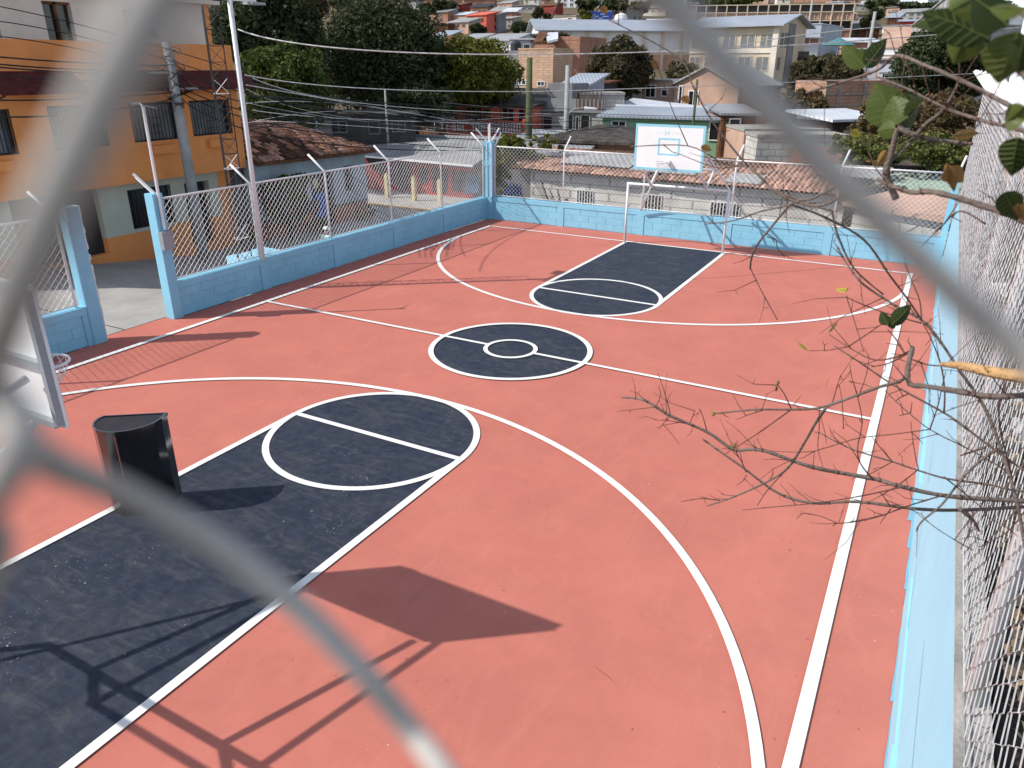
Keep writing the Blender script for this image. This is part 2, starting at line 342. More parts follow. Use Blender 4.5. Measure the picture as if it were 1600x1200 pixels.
for sgn in (1, -1):
    pts = [(-KW, sgn * HY), (KW, sgn * HY), (KW, sgn * KY)] + [(KW * math.cos(t), sgn * (KY - KW * math.sin(t))) for t in [math.pi * i / 40 for i in range(1, 40)]] + [(-KW, sgn * KY)]
    if sgn > 0: pts = pts[::-1]
    sheet(pts, 'key_paint', navy, .004)
    ring(0, sgn * KY, KW, KW, .115, 0, TP, 'free_throw_circle')
    rect(-KW + .055, sgn * KY - .055, KW - .055, sgn * KY + .055, 'free_throw_line')
    for s in (-1, 1): rect(s * KW - .06, min(sgn * KY, sgn * HY), s * KW + .06, max(sgn * KY, sgn * HY), 'key_line')
    if sgn > 0: ring(0, 10.55, 7.62, 7.4, .12, math.pi + .02, TP - .02, 'three_point_line')
    else: ring(0, -10.55, 7.62, 7.4, .12, .02, math.pi - .02, 'three_point_line')
    rect(-WX, sgn * HY - .055, WX, sgn * HY + .055, 'baseline')
for s in (-1, 1): rect(s * WX - .07, -HY, s * WX + .07, HY, 'sideline')
sheet([(1.8 * math.cos(TP * i / 72), 1.8 * math.sin(TP * i / 72)) for i in range(72)], 'centre_circle_paint', navy, .004)
for s in (-1, 1): rect(s * .57, -.05, s * WX, .05, 'half_line')
ring(0, 0, 1.8, 1.8, .12, 0, TP, 'centre_circle'); ring(0, 0, .57, .57, .10, 0, TP, 'jump_circle', 48)

rj = random.Random(21)
def crack(x, y, ang, L, w, name='court_crack'):
    m = MB(); px, py = x, y; a = ang; k = int(L / .09); pl = []
    for i in range(k): a += rj.gauss(0, .28); a = ang + (a - ang) * .8; px += math.cos(a) * .09; py += math.sin(a) * .09; pl.append((px, py, a, w * rj.uniform(.4, 1.2) * (1 - abs(2 * i / k - 1) ** 3)))
    for (x0, y0, a0, w0), (x1, y1, a1, w1) in zip(pl, pl[1:]): m.add([(x0 - math.sin(a0) * w0, y0 + math.cos(a0) * w0, .0022), (x0 + math.sin(a0) * w0, y0 - math.cos(a0) * w0, .0022), (x1 + math.sin(a1) * w1, y1 - math.cos(a1) * w1, .0022), (x1 - math.sin(a1) * w1, y1 + math.cos(a1) * w1, .0022)], [(0, 1, 2, 3)])
    m.build(name, MATS['crack_line'], floor_)
pm('crack_line', (.30, .085, .065), .9, .2, 8, .1, .1)
for (x, y, a, L) in ((5.9, -8.3, 2.2, .5), (-4.6, 2.2, 1.1, .9), (6.6, 1.0, 1.5, .8)): crack(x, y, a, L, .0035)
pe = MB(); y = -13.2; J2 = random.Random(4)                      # ragged edge of the wall paint where it ran onto the floor
while y < 12.9:
    L = J2.uniform(.5, 3.0); x0 = 8.385 - J2.uniform(.01, .03); x1 = 8.385 - J2.uniform(.03, .085); k = max(3, int(L / .12)); P0 = []
    for i in range(k + 1): t = i / k; P0.append((x1 + (x0 - x1) * t + J2.uniform(-.004, .004), y + L * t))
    for (a, b), (c, d) in zip(P0, P0[1:]): pe.add([(a, b, .0095), (8.45, b, .0095), (8.45, d, .0095), (c, d, .0095)], [(0, 1, 2, 3)])
    y += L
pe.build('paint_edge', pm('thin_blue_paint', (.20, .40, .50), .7, .06, 1.5), floor_)
m = MB()
for i in range(90):                                        # grit and small dry leaves blown over the paint
    x = rj.uniform(-8, 8); y = rj.uniform(-12, 12.5); r = rj.uniform(.006, .016) * (1.6 if i % 12 == 0 else 1); a = rj.uniform(0, 6.28)
    m.add([(x + r * math.cos(a), y + r * math.sin(a), .013), (x - r * .6 * math.sin(a), y + r * .6 * math.cos(a), .021), (x - r * math.cos(a), y - r * math.sin(a), .013), (x + r * .6 * math.sin(a), y - r * .6 * math.cos(a), .016)], [(0, 1, 2, 3)])
tag(m.build('blown_grit', pm('grit', (.38, .22, .16), .9, .3, 9, 0, .1), None), kind='stuff')
# ================================================================== COURT WALLS
blk_mesh = {}
def blockmesh(w, h, t, mat):
    k = (round(w, 3), round(h, 3), round(t, 3), mat.name)
    if k not in blk_mesh:
        m = MB(); c = .007
        x, y, z = w / 2, t / 2, h / 2
        m.add([(-x, -y + c, -z), (x, -y + c, -z), (x, -y + c, z), (-x, -y + c, z), (-x + c, -y, -z + c), (x - c, -y, -z + c), (x - c, -y, z - c), (-x + c, -y, z - c), (-x, y, -z), (x, y, -z), (x, y, z), (-x, y, z)],
              [(4, 5, 6, 7), (0, 1, 5, 4), (1, 2, 6, 5), (2, 3, 7, 6), (3, 0, 4, 7), (0, 8, 9, 1), (1, 9, 10, 2), (2, 10, 11, 3), (3, 11, 8, 0), (8, 11, 10, 9)])
        me = bpy.data.meshes.new('block'); me.from_pydata(m.v, [], m.f); me.materials.append(mat); blk_mesh[k] = me
    return blk_mesh[k]
def low_wall(root, axis, c, a, b, inner, top=.9, bays=None, t=.24):
    """axis 'x': wall runs along X at Y=c ; axis 'y': along Y at X=c ; inner = direction (+1/-1) of court side"""
    def P(s, n, z): return (s, c - inner * n, z) if axis == 'x' else (c - inner * n, s, z)   # n measured outwards from the court face
    for s0, s1 in zip(bays, bays[1:]):
        m = MB(); m.box(P(s0 - .14, 0, 0), P(s0 + .14, t, top)); m.build('column', blue, root)
        m = MB(); m.box(P(s0 + .14, .001, top - .17), P(s1 - .14, t - .001, top - .001)); m.build('top_beam', blue, root)
        m = MB(); m.box(P(s0 + .14, .034, 0), P(s1 - .14, t - .02, top - .172)); m.build('mortar_core', blue, root)
        L = s1 - s0 - .28; rows = 3; bh = (top - .172) / rows; bw = .72
        for r in range(rows):
            x = 0 if r % 2 == 0 else -bw / 2
            while x < L - .02:
                x0 = max(0, x); x1 = min(L, x + bw)
                if x1 - x0 > .06:
                    me = blockmesh(round(x1 - x0 - .007, 3), bh - .007, .05, blue)
                    o = bpy.data.objects.new('block', me); COL.objects.link(o); o.parent = root
                    pr = .048 + random.uniform(-.003, .003)
                    px, py, pz = P(s0 + .14 + (x0 + x1) / 2, pr, bh * (r + .5) + .002); w = woff(root)
                    o.location = (px - w.x, py - w.y, pz)
                    o.rotation_euler = (0, 0, {('x', 1): math.pi, ('x', -1): 0, ('y', 1): math.pi / 2, ('y', -1): -math.pi / 2}[(axis, inner)])
                x += bw
    m = MB(); m.box(P(bays[-1] - .14, 0, 0), P(bays[-1] + .14, t, top)); m.build('column', blue, root)
lw = thing('court_wall', 'light blue block wall along the street side of the court, beyond the gate opening', 'wall', (-8.5, 5.6, 0))
low_wall(lw, 'y', -8.5, 0, 0, 1, .9, [-2.1, .92, 3.98, 7.08, 10.2, 13.26])
lw2 = thing('court_wall', 'light blue block wall left of the gate opening, partly behind the near backboard', 'wall', (-8.5, -9, 0))
low_wall(lw2, 'y', -8.5, 0, 0, 1, .9, [-13.3, -10.4, -7.5, -4.4])
fw = thing('court_wall', 'light blue block wall across the far end behind the far goal', 'wall', (0, 13.4, 0))
low_wall(fw, 'x', 13.4, 0, 0, -1, .92, [-8.36, -5.15, -1.8, 1.5, 4.88, 8.2])
nw = thing('court_wall', 'light blue retaining wall under the viewer at the near right corner', 'wall', (0, -13.4, 0))
m = MB(); m.box((6.6, -13.74, -.5), (8.66, -13.4, 3.0)); m.build('retaining_face', blue, nw)

rw = thing('retaining_wall', 'tall light blue retaining wall with a bare concrete top along the right side of the court', 'wall', (8.5, 0, 0))
yb = [-13.4, -10.6, -8.1, -5.4, -2.9, .4, 3.8, 7.2, 10.4, 13.66]
for i, (a, b) in enumerate(zip(yb, yb[1:])):
    m = MB(); m.box((8.385 - .02 * ((i * 2) % 3), a, -.3), (8.60, b, .42)); m.build('wall_footing', bluep if i < 9 else blue, rw)
    m = MB(); m.add([(8.386, a, .42), (8.386, b, .42), (8.425, b, 2.42), (8.425, a, 2.42), (8.60, a, .42), (8.60, b, .42), (8.60, b, 2.42), (8.60, a, 2.42)],
                    [(0, 3, 2, 1), (0, 4, 7, 3), (1, 2, 6, 5), (3, 7, 6, 2), (4, 5, 6, 7)]); m.build('wall_panel', bluep, rw)
m = MB()
for j in range(60):
    y = -13.4 + j * .451
J3 = random.Random(9)
for i in range(6):
    y = -12 + i * 2.6 + J3.uniform(-.6, .6); L = J3.uniform(1.2, 3.2); za = J3.uniform(.3, 1.2); zb_ = za + J3.uniform(.2, .9); fx = lambda z: 8.384 + max(0, z - .42) * .0195 - .003
    mm = MB(); mm.add([(fx(za), y, za), (fx(zb_), y + L, zb_), (fx(zb_), y + L, zb_ + .012), (fx(za), y, za + .022)], [(0, 1, 2, 3)]); mm.build('paint_run', pm('blue_run', (.20, .60, .86), .5, .05) if i == 0 else MATS['blue_run'], rw)
m.box((8.425, -13.4, 2.42), (8.61, 13.66, 2.47)); m.build('concrete_coping', conc, rw)
m = MB(); m.box((8.19, 13.1, .0), (8.36, 13.4, 2.9)); m.build('end_pillar', blue, rw)

# pillars of the gate and the corner
def pillar(x0, x1, y0, y1, h, label, extra=None):
    t = thing('concrete_pillar', label, 'pillar', ((x0 + x1) / 2, (y0 + y1) / 2, 0))
    m = MB(); m.box((x0, y0, 0), (x1, y1, h)); m.build('shaft', blue, t)
    return t
t = pillar(-8.76, -8.47, -2.256, -1.98, 3.1, 'light blue pillar on the far side of the gate opening, with a grey switch box')
m = MB(); m.box((-8.469, -2.28, 1.78), (-8.33, -1.98, 2.22)); bx = m.build('switch_box', greym, t)
m = MB(); m.tube([(-8.42, -2.12, 2.25), (-8.42, -2.12, 3.4), (-8.44, -2.1, 5.05)], .035, 8); m.build('conduit_pipe', whitem, t)
m = MB(); m.tube([(-8.44, -2.1, 5.05), (-8.55, -2.1, 5.12), (-8.62, -2.25, 5.1)], .03, 6); m.tube([(-8.50, -2.1, 5.08), (-8.5, -1.7, 5.0)], .012, 5); m.build('pipe_head', greym, t)
m = MB(); m.tube([(-8.55, -2.12, 3.1), (-8.95, -2.3, 3.55)], .034, 8); m.build('angled_arm', whitem, t)
t = pillar(-8.76, -8.47, -4.40, -4.1, 3.1, 'light blue pillar on the near side of the gate opening with a bare rough edge')
m = MB(); k = 26
for i in range(k):
    z0 = 3.1 * i / k; z1 = 3.1 * (i + 1) / k; q = random.uniform(.02, .07); m.box((-8.76, -4.099, z0), (-8.49 - q * .3, -4.099 + q, z1))
m.build('rough_edge', white, t)
t = pillar(-8.62, -8.28, 13.3, 13.62, 3.1, 'tall light blue corner pillar at the far left of the court with pipe arms')
for a, b in [((-8.55, 13.45, 3.1), (-8.95, 13.25, 3.6)), ((-8.35, 13.45, 3.1), (-8.2, 13.85, 3.6)), ((-8.5, 13.5, 3.1), (-8.5, 13.5, 3.75)), ((-8.38, 13.4, 3.1), (-8.38, 13.4, 3.8))]:
    m = MB(); m.tube([a, b], .028, 6); m.build('pipe_arm', whitem, t)
m = MB(); m.tube([(-8.25, 13.28, .95), (-8.25, 13.28, 3.05)], .03, 6); m.tube([(-8.45, 13.28, .95), (-8.45, 13.28, 3.08)], .02, 6); m.build('side_pipe', whitem, t)
m = MB(); m.box((-8.64, 13.28, 2.15), (-8.26, 13.64, 2.35)); m.build('clamp_band', blue, t)

# ================================================================== CHAIN LINK FENCES OF THE COURT
def chain(root, P, s0, s1, z0, z1, cw=.165, ch=.16, r=.0078, name='chain_link_mesh', jit=.002, mat=None):
    """zigzag wires, each hooked over the next; P(s, n, z) maps into space"""
    m = MB(); n = max(1, round((s1 - s0) / cw)); cw = (s1 - s0) / n; k = max(1, round((z1 - z0) / ch)); ch = (z1 - z0) / k; J = random.Random(5)
    for i in range(2 * n):                                   # each zigzag wire spans half a cell and hooks into its neighbours
        b0 = s0 + i * cw / 2; drift = [J.gauss(0, jit) for _ in range(2 * k + 1)]
        pts = [P(b0 + (cw / 2 if (j + i) % 2 else 0) + drift[j], (.006 if (j + i) % 2 else -.006) + J.gauss(0, jit * .6), z0 + j * ch / 2 + J.gauss(0, jit * .5)) for j in range(2 * k + 1)]
        m.tube(pts, r, 4, False)
        if i % 2 == 0: m.tube([P(b0, 0, z1), P(b0 + .012, .0, z1 + .045)], r, 3, False)
    o = m.build(name, mat or wirem, root); return tag(o, kind='stuff')
def fence(label, P, stations, z0, z1, arm=None, bottom=None, cw=.165, ch=.16, loc=(0, 0, 0), r=.0058, jit=.002, mat=None, pr=.034):
    root = thing('chain_link_fence', label, 'fence', loc)
    for i, s in enumerate(stations):
        m = MB(); m.tube([P(s, pr - .004, z0 - .03), P(s, pr - .004, z1)] + ([P(s + arm[1], pr + arm[0], z1 + .5)] if arm else []), pr, 8); m.build('post', whitem, root, True)
    for a, b in zip(stations, stations[1:]):
        m = MB(); m.tube([P(a, 0, z1), P(b, 0, z1)], .024, 8); m.build('top_rail', whitem, root, True)
        m = MB(); m.tube([P(a, 0, z0 + .025), P(b, 0, z0 + .025)], .014 if mat is None else .006, 6); m.build('bottom_rail', mat or whitem, root, True)
        chain(root, P, a, b, z0 + .02, z1, cw, ch, r, jit=jit, mat=mat)
    return root
fence('white chain link fence on the street side wall between the gate and the far corner', lambda s, n, z: (-8.62 - n, s, z), [-1.96, .92, 3.9, 7.06, 10.2, 13.28], .93, 2.95, (.42, -.2), loc=(-8.62, 5.6, .9))
fence('white chain link fence on the wall left of the gate, half hidden by blurred wire', lambda s, n, z: (-8.62 - n, s, z), [-13.3, -10.4, -7.5, -4.55], .93, 2.95, (.42, -.2), loc=(-8.62, -9, .9))
fence('white chain link fence along the far end of the court behind the goal', lambda s, n, z: (s, 13.52 + n, z), [-8.25, -5.12, -1.8, 1.52, 4.95, 8.3], .95, 2.92, (.30, .12), loc=(0, 13.52, .9))
fence('tall white chain link fence standing on the right hand retaining wall', lambda s, n, z: (8.46 + n, s, z), [-13.3, -9.72, -6.6, -3.4, 0, 3.4, 6.8, 10.2, 13.5], 2.50, 5.35, (-.4, 0), loc=(8.46, 0, 2.4), cw=.20, ch=.19, r=.0042, jit=.004, mat=wireg, pr=.052)

# ================================================================== FLOODLIGHT POLE AND LATTICE MAST
t = thing('floodlight_pole', 'tall thin white pole on the street side wall with a short cross arm', 'pole', (-8.5, .92, .9))
m = MB(); m.tube([(-8.5, .9, .85), (-8.5, .9, 7.45)], .062, 8); m.build('shaft', whitem, t, True)
m = MB(); m.bar((-8.55, .55, 7.45), (-8.5, 1.75, 7.45), .07); m.build('cross_arm', whitem, t)
m = MB(); m.box((-8.7, 1.5, 7.36), (-8.35, 1.95, 7.42)); m.build('lamp', greym, t)
t = thing('lattice_mast', 'dark steel lattice mast with white rungs behind the thin white pole', 'mast', (-8.95, .75, -.1))
legs = [(-9.0, .48), (-9.05, 1.0), (-9.35, .74)]
for x, y in legs: m = MB(); m.tube([(x, y, -.2), (x, y, 7.3)], .016, 5); m.build('mast_leg', darkm, t)
for i in range(18):
    z = .3 + i * .38; m = MB()
    for a, b in ((0, 1), (1, 2), (2, 0)): m.bar((*legs[a], z), (*legs[b], z), .016)
    for a, b in ((0, 1), (1, 2)): m.bar((*legs[a], z), (*legs[b], z + .38), .012)
    m.build('mast_rung', whitem if i % 5 == 3 else darkm, t)

# ================================================================== GOAL AND BACKBOARD FRAMES
def board_thing(label, sg, cx, gy=11.8, z0=2.80):
    T = thing('basketball_goal_frame', label, 'goal', (0, sg * gy, 0))
    Q = lambda x, y, z: (sg * x + (cx if True else 0), sg * y, z)
    X0 = lambda x, y, z: (sg * x, sg * y, z)
    def tb(name, pts, r=.04): mm = MB(); mm.tube(pts, r, 8); mm.build(name, whitem, T, True)
    for s in (-1, 1): tb('goal_post', [X0(s * 1.78, gy, 0), X0(s * 1.78, gy, 2.12)], .045)
    tb('crossbar', [X0(-1.82, gy, 2.12), X0(1.82, gy, 2.12)], .045)
    for s in (-.95, 1.0):
        tb('strut', [X0(s, gy, 2.12), X0(s - .05, 10.72, 2.95)]); tb('strut', [X0(s, gy, 2.14), X0(s + .05, gy + .65, 2.68)])
        tb('strut', [X0(s + .05, gy + .65, 2.68), X0(s, 10.66, 3.35)])
    tb('rear_bar', [X0(-.95, gy + .65, 2.68), X0(1.1, gy + .65, 2.68)])
    tb('brace', [X0(1.02, 10.72, 3.6), X0(2.15, 13.25, 1.05)], .032); tb('brace', [X0(-.90, gy + .6, 2.62), X0(-1.75, 13.25, .95)], .032)
    hw = 1.15; z1 = 4.22; y = 10.58
    mm = MB(); mm.box(Q(-hw, y - .03, z0), Q(hw, y, z1)); bo = mm.build('backboard', boardw, T)
    fy = y - .034
    for n_, a, b in (('border', (-hw, z0), (hw, z0 + .07)), ('border', (-hw, z1 - .07), (hw, z1)), ('border', (-hw, z0 + .0705), (-hw + .07, z1 - .0705)), ('border', (hw - .07, z0 + .0705), (hw, z1 - .0705)),
                     ('target_square', (-.36, 3.28), (.36, 3.33)), ('target_square', (-.36, 3.76), (.36, 3.81)), ('target_square', (-.36, 3.3305), (-.31, 3.7595)), ('target_square', (.31, 3.3305), (.36, 3.7595))):
        mm = MB(); mm.box(Q(a[0], fy, a[1]), Q(b[0], y - .0301, b[1])); mm.build(n_, boardb, bo)
    em = MB()                                               # faded emblem: a letter H with a small star bar, and a pale line of lettering
    for a, b in (((-.17, 3.90), (-.13, 4.04)), ((-.05, 3.90), (-.01, 4.04)), ((-.129, 3.955), (-.051, 3.985))): em.box(Q(a[0], fy, a[1]), Q(b[0], y - .0302, b[1]))
    em.build('emblem', faint, bo)
    em = MB(); x = .06
    for wd in (.05, .03, .05, .02, .05, .04, .05, .03, .04): em.box(Q(x, fy, 3.955), Q(x + wd - .012, y - .0302, 3.985)); x += wd
    for i in range(6): em.box(Q(-.45 + i * .035, fy, 3.955), Q(-.425 + i * .035, y - .0302, 3.975))
    em.build('lettering', faint2, bo)
    # steel frame on the back
    for a, b in (((-hw, z0), (-hw, z1)), ((hw, z0), (hw, z1)), ((-hw, z0), (hw, z0)), ((-hw, z1), (hw, z1)), ((-hw, 3.5), (hw, 3.5)), ((0, z0), (0, z1))):
        mm = MB(); hf = .975 if a[0] == b[0] else .945; mm.bar(Q(a[0] * hf, y + .034, a[1] + (.04 if a[1] == z0 else (-.04 if a[1] == z1 else 0))), Q(b[0] * hf, y + .034, b[1] + (.04 if b[1] == z0 else (-.04 if b[1] == z1 else 0))), .06, .06); mm.build('back_rail', greym if sg < 0 else whitem, T)
    c = Vector(Q(0, y - .55, 3.12)); mm = MB(); mm.tube([c + Vector((.23 * math.cos(TP * i / 24), .23 * math.sin(TP * i / 24), 0)) for i in range(25)], .014, 6, False)
    rim = mm.build('rim', whitem, T, True)
    mm = MB(); mm.box(Q(-.09, y - .33, 3.10), Q(.09, y - .03, 3.13)); mm.bar(Q(-.2, y - .5, 3.11), Q(-.07, y - .04, 2.98), .016); mm.bar(Q(.2, y - .5, 3.11), Q(.07, y - .04, 2.98), .016); mm.build('rim_bracket', whitem, T)
    mm = MB(); N_ = 12
    for i in range(N_):
        for d in (1, -1):
            pts = []
            for j in range(5):
                a = TP * (i + d * j * .5) / N_; rr = .225 - .025 * j; pts.append(c + Vector((rr * math.cos(a), rr * math.sin(a), -.055 * j)))
            mm.tube(pts, .005, 3, False)
    mm.build('net', wirem, rim)
board_thing('white goal frame with a blue bordered backboard at the far end of the court', 1, -.02)
board_thing('white goal frame with a backboard seen from behind at the near left edge', -1, .08, 12.2, 2.88)

# ================================================================== BLACK BIN
tp = [(-2.0, -8.35), (-1.3, -7.83), (-1.2, -8.0), (-1.165, -8.16), (-1.19, -8.34), (-1.27, -8.50), (-1.38, -8.61), (-1.52, -8.68), (-1.68, -8.69), (-1.82, -8.64), (-1.93, -8.55), (-1.99, -8.45)]
t = thing('drum_lectern', 'tall glossy black container with a rounded front standing on the near key line', 'container', (-1.6, -8.3, 0))
cx = sum(p[0] for p in tp) / 12; cy = sum(p[1] for p in tp) / 12
def dpr(f, z0, z1, name, mat, cap=True):
    m = MB(); n = 12; pt = [(cx + (x - cx) * f, cy + (y - cy) * f) for x, y in tp]
    m.add([(x, y, z0) for x, y in pt] + [(x, y, z1) for x, y in pt], [tuple(range(n - 1, -1, -1)), tuple(range(n, 2 * n))] + [((i + 1) % n, i, i + n, (i + 1) % n + n) for i in range(n)][:])
    bmf = m.f; m.f = [f if len(f) > 4 else f[::-1] for f in bmf]; return m.build(name, mat, t)
dpr(.975, 0.01, 1.29, 'body', black)
m = MB(); n = 12; A = [(cx + (x - cx) * 1.0, cy + (y - cy) * 1.0) for x, y in tp]; B = [(cx + (x - cx) * .93, cy + (y - cy) * .93) for x, y in tp]
m.add([(*q, 1.291) for q in A] + [(*q, 1.34) for q in A] + [(*q, 1.34) for q in B] + [(*q, 1.30) for q in B], [(i, (i + 1) % n, (i + 1) % n + n, i + n) for i in range(n)] + [(i + n, (i + 1) % n + n, (i + 1) % n + 2 * n, i + 2 * n) for i in range(n)] + [(i + 2 * n, (i + 1) % n + 2 * n, (i + 1) % n + 3 * n, i + 3 * n) for i in range(n)])
m.build('lid_rim', black, t); dpr(.925, 1.291, 1.328, 'lid_panel', bintop)
m = MB()
for (x, y) in (tp[6], tp[10]): m.bar((x, y, .05), (x, y, 1.28), .03)
m.build('edge_strip', black, t)

# ================================================================== ORANGE BUILDING (street side)
FX = -16.0
ob = thing('orange_building', 'three storey orange building with cream top floor and barred windows across the street', 'building', (-19, 1, 0))
def wallX(x, y0, y1, z0, z1, openings, name, mat, t=.25, parent=ob):
    """wall at plane X=x facing +X with rectangular openings (y0,y1,z0,z1)"""
    m = MB(); yy = sorted(set([y0, y1] + [q for o in openings for q in o[:2] if y0 < q < y1])); zz = sorted(set([z0, z1] + [q for o in openings for q in o[2:] if z0 < q < z1]))
    for a, b in zip(yy, yy[1:]):
        for c, d in zip(zz, zz[1:]):
            my, mz = (a + b) / 2, (c + d) / 2
            if any(o[0] < my < o[1] and o[2] < mz < o[3] for o in openings): continue
            m.box((x - t, a, c), (x, b, d))
    return m.build(name, mat, parent)
def barwin(x, y0, y1, z0, z1, parent=ob, bars=13, curtain=True, nm='barred_window'):
    m = MB(); m.box((x - .20, y0, z0), (x - .16, y1, z1)); w = m.build(nm, glass, parent)
    if curtain:
        m = MB(); k = 16
        for i in range(k): a = y0 + .04 + (y1 - y0 - .3) * i / k; m.box((x - .155 + .01 * (i % 2), a, z0 + .05), (x - .14 + .01 * (i % 2), a + (y1 - y0 - .3) / k, z1 - .08))
        m.build('curtain', curt, w)
    m = MB()
    for i in range(bars + 1): a = y0 + .02 + (y1 - y0 - .04) * i / bars; m.bar((x - .03, a, z0), (x - .03, a, z1), .022)
    for z in (z0 + .02, z1 - .02): m.bar((x - .028, y0, z), (x - .028, y1, z), .03)
    mid = (y0 + y1) / 2
    for q in (0, .25, .5):
        m.bar((x - .02, mid - .18, z0 + .25 + q), (x - .02, mid + .18, z0 + .25 + q), .025)
    m.build('window_bars', darkm, w)
ups = [(5.31, 7.12, 3.55, 4.76), (2.92, 4.78, 3.52, 4.76), (.2, 2.0, 3.5, 4.78), (-2.6, -.9, 3.5, 4.75)]
wallX(FX, -3.9, 7.55, 2.24, 6.6, ups, 'middle_storey_wall', orange)
for o in ups:
    barwin(FX, *o)
    m = MB(); m.box((FX + .001, o[0] + .55, o[2] - .42), (FX + .16, o[1] - .35, o[2] - .14)); m.build('planter_ledge', orange, ob)
tops = [(-1.6, -.1, 6.5, 7.94), (1.3, 2.2, 6.5, 7.7), (-3.5, -2.6, 6.5, 7.94), (4.0, 5.2, 6.8, 7.7)]
TX = FX - .9
wallX(TX, -3.9, 7.3, 6.3, 7.95, tops, 'top_storey_wall', cream)
for o in tops:
    m = MB(); m.box((TX - .25, o[0], o[2]), (TX - .2, o[1], o[3])); w = m.build('window', glass, ob)
    m = MB(); mid = (o[0] + o[1]) / 2; m.box((TX - .19, mid - .04, o[2]), (TX - .1, mid + .04, o[3])); m.box((TX - .19, o[0], o[3] - .07), (TX - .1, o[1], o[3])); m.build('window_frame', cream if o[0] > 3 else rust, w)
m = MB(); m.box((TX - .28, 7.301, 6.3), (TX - .02, 7.55, 7.95)); m.build('corner_pier', orange, ob)
m = MB(); m.box((FX - 7, -3.88, 2.24), (FX - .27, 7.5, 6.58)); m.box((FX - 7, -3.88, 6.6), (TX - .27, 7.48, 7.9)); m.build('building_core', orange, ob)
m = MB(); m.box((FX - 7.2, -4.1, 7.951), (TX + .35, 7.8, 8.08)); m.build('roof_slab', cream, ob)
lows = [(-1.3, 1.55, 0, 2.2), (2.62, 4.35, .62, 1.96), (4.95, 6.05, -.4, 1.9)]
wallX(FX - .5, -3.8, 6.5, .5, 2.238, lows, 'ground_floor_wall', sage)
wallX(FX - .49, -3.8, 6.5, -.8, .499, lows, 'dado_band', orange)
wallX(FX - .49, 6.5, 7.1, -.8, 2.238, [], 'corner_column', orange)
m = MB(); m.box((FX - .485, 4.35, .5), (FX - .44, 4.95, .55)); m.build('dado_cap', orange, ob)
m = MB(); m.box((FX - 7, -3.8, -1), (FX - 3, 7.05, 2.23)); m.box((FX - 3, -3.8, -.8), (FX - 2.9, 7, 2.2)); m.build('ground_floor_core', grayr, ob)
barwin(FX - .5, *lows[1], bars=10, curtain=False)
m = MB(); m.box((FX - .95, 4.95, -.6), (FX - .9, 6.05, 1.9)); m.build('door', darkm, ob)
for (a, b) in ((4.9, 7.9), (1.9, 5.0), (-1.4, 1.2)):
    m = MB(); m.add([(FX, a, 5.75), (FX, b, 5.75), (FX + .75, b, 5.22), (FX + .75, a, 5.22), (FX, a, 5.66), (FX, b, 5.66), (FX + .75, b, 5.13), (FX + .75, a, 5.13)], [(0, 3, 2, 1), (4, 5, 6, 7), (2, 3, 7, 6), (0, 4, 7, 3), (1, 2, 6, 5)])
    aw = m.build('awning', awn, ob); m = MB(); m.bar((FX, a + .1, 4.95), (FX + .7, a + .1, 5.12), .04); m.bar((FX, b - .1, 4.95), (FX + .7, b - .1, 5.12), .04); m.build('awning_bracket', darkm, aw)

# ================================================================== TILE ROOF HOUSE
th = thing('tile_roof_house', 'old pale blue house with a weathered clay tile roof on the street corner', 'house', (-18, 11, -.75))
ops = [(11.0, 12.45, -.75, 1.55), (8.1, 8.9, .5, 1.5), (13.2, 13.8, .6, 1.7)]
wallX(FX, 7.6, 14.6, .05, 2.55, ops, 'upper_wall', pblue, parent=th)
wallX(FX + .02, 7.6, 14.6, -.9, .0, ops, 'dado', dado, parent=th)
wallX(FX + .03, 7.6, 14.6, .0, .055, ops[:1], 'dado_trim', greent, parent=th)
m = MB(); m.box((FX - 6, 7.7, -.9), (FX - .9, 14.5, 2.3)); m.build('house_core', pblue, th)
m = MB(); m.box((FX - .3, 11.02, -.7), (FX - .25, 12.43, 1.5)); m.build('doorway', darkm, th)
m = MB(); m.box((FX - .1, 11.2, -.3), (FX + .08, 11.8, .75)); m.build('blue_cloth', tarp, th)
m = MB(); m.box((FX - .18, 11.25, .95), (FX - .1, 11.55, 1.35)); m.build('yellow_notice', yel, th)
m = MB(); m.box((FX - 6, 14.6, -.9), (FX, 14.75, 2.4)); m.build('end_wall', pblue, th)
# roof deck and individually laid tiles
E0 = Vector((FX + .55, 7.6, 2.42)); E1 = Vector((FX + .55, 14.9, 2.30)); R0 = Vector((FX - 3.4, 7.6, 4.05)); R1 = Vector((FX - 3.4, 13.6, 3.35))
m = MB(); m.slab([E0, E1, R1, R0], .12); m.slab([E1, Vector((FX - 6, 14.9, 2.3)), R1], .12); m.slab([R0, R1, Vector((FX - 6.5, 14.9, 2.3)), Vector((FX - 6.5, 7.6, 2.3))], .1); m.build('roof_deck', rust, th)
def barrel(L, r0, r1, n=5):
    m = MB()
    for k, (y, r) in enumerate(((0, r0), (L, r1))):
        for i in range(n + 1): a = math.pi * i / n; m.v.append((r * math.cos(a), y, r * math.sin(a) * .8))
    for i in range(n): m.f.append((i, i + 1, i + n + 2, i + n + 1))
    m.f.append(tuple(range(n, -1, -1)))
    me = bpy.data.meshes.new('roof_tile'); me.from_pydata(m.v, [], m.f); me.polygons.foreach_set('use_smooth', [True] * len(me.polygons)); return me
tv = []
for q in range(3): me = barrel(.44, .125, .10); me.materials.append([ctile, ctile2, pm('dark_shaded_tile', (.13, .07, .05), .95, .4, 2, .3, .1, island=.4)][q]); tv.append(me)
cols, rows = 25, 12
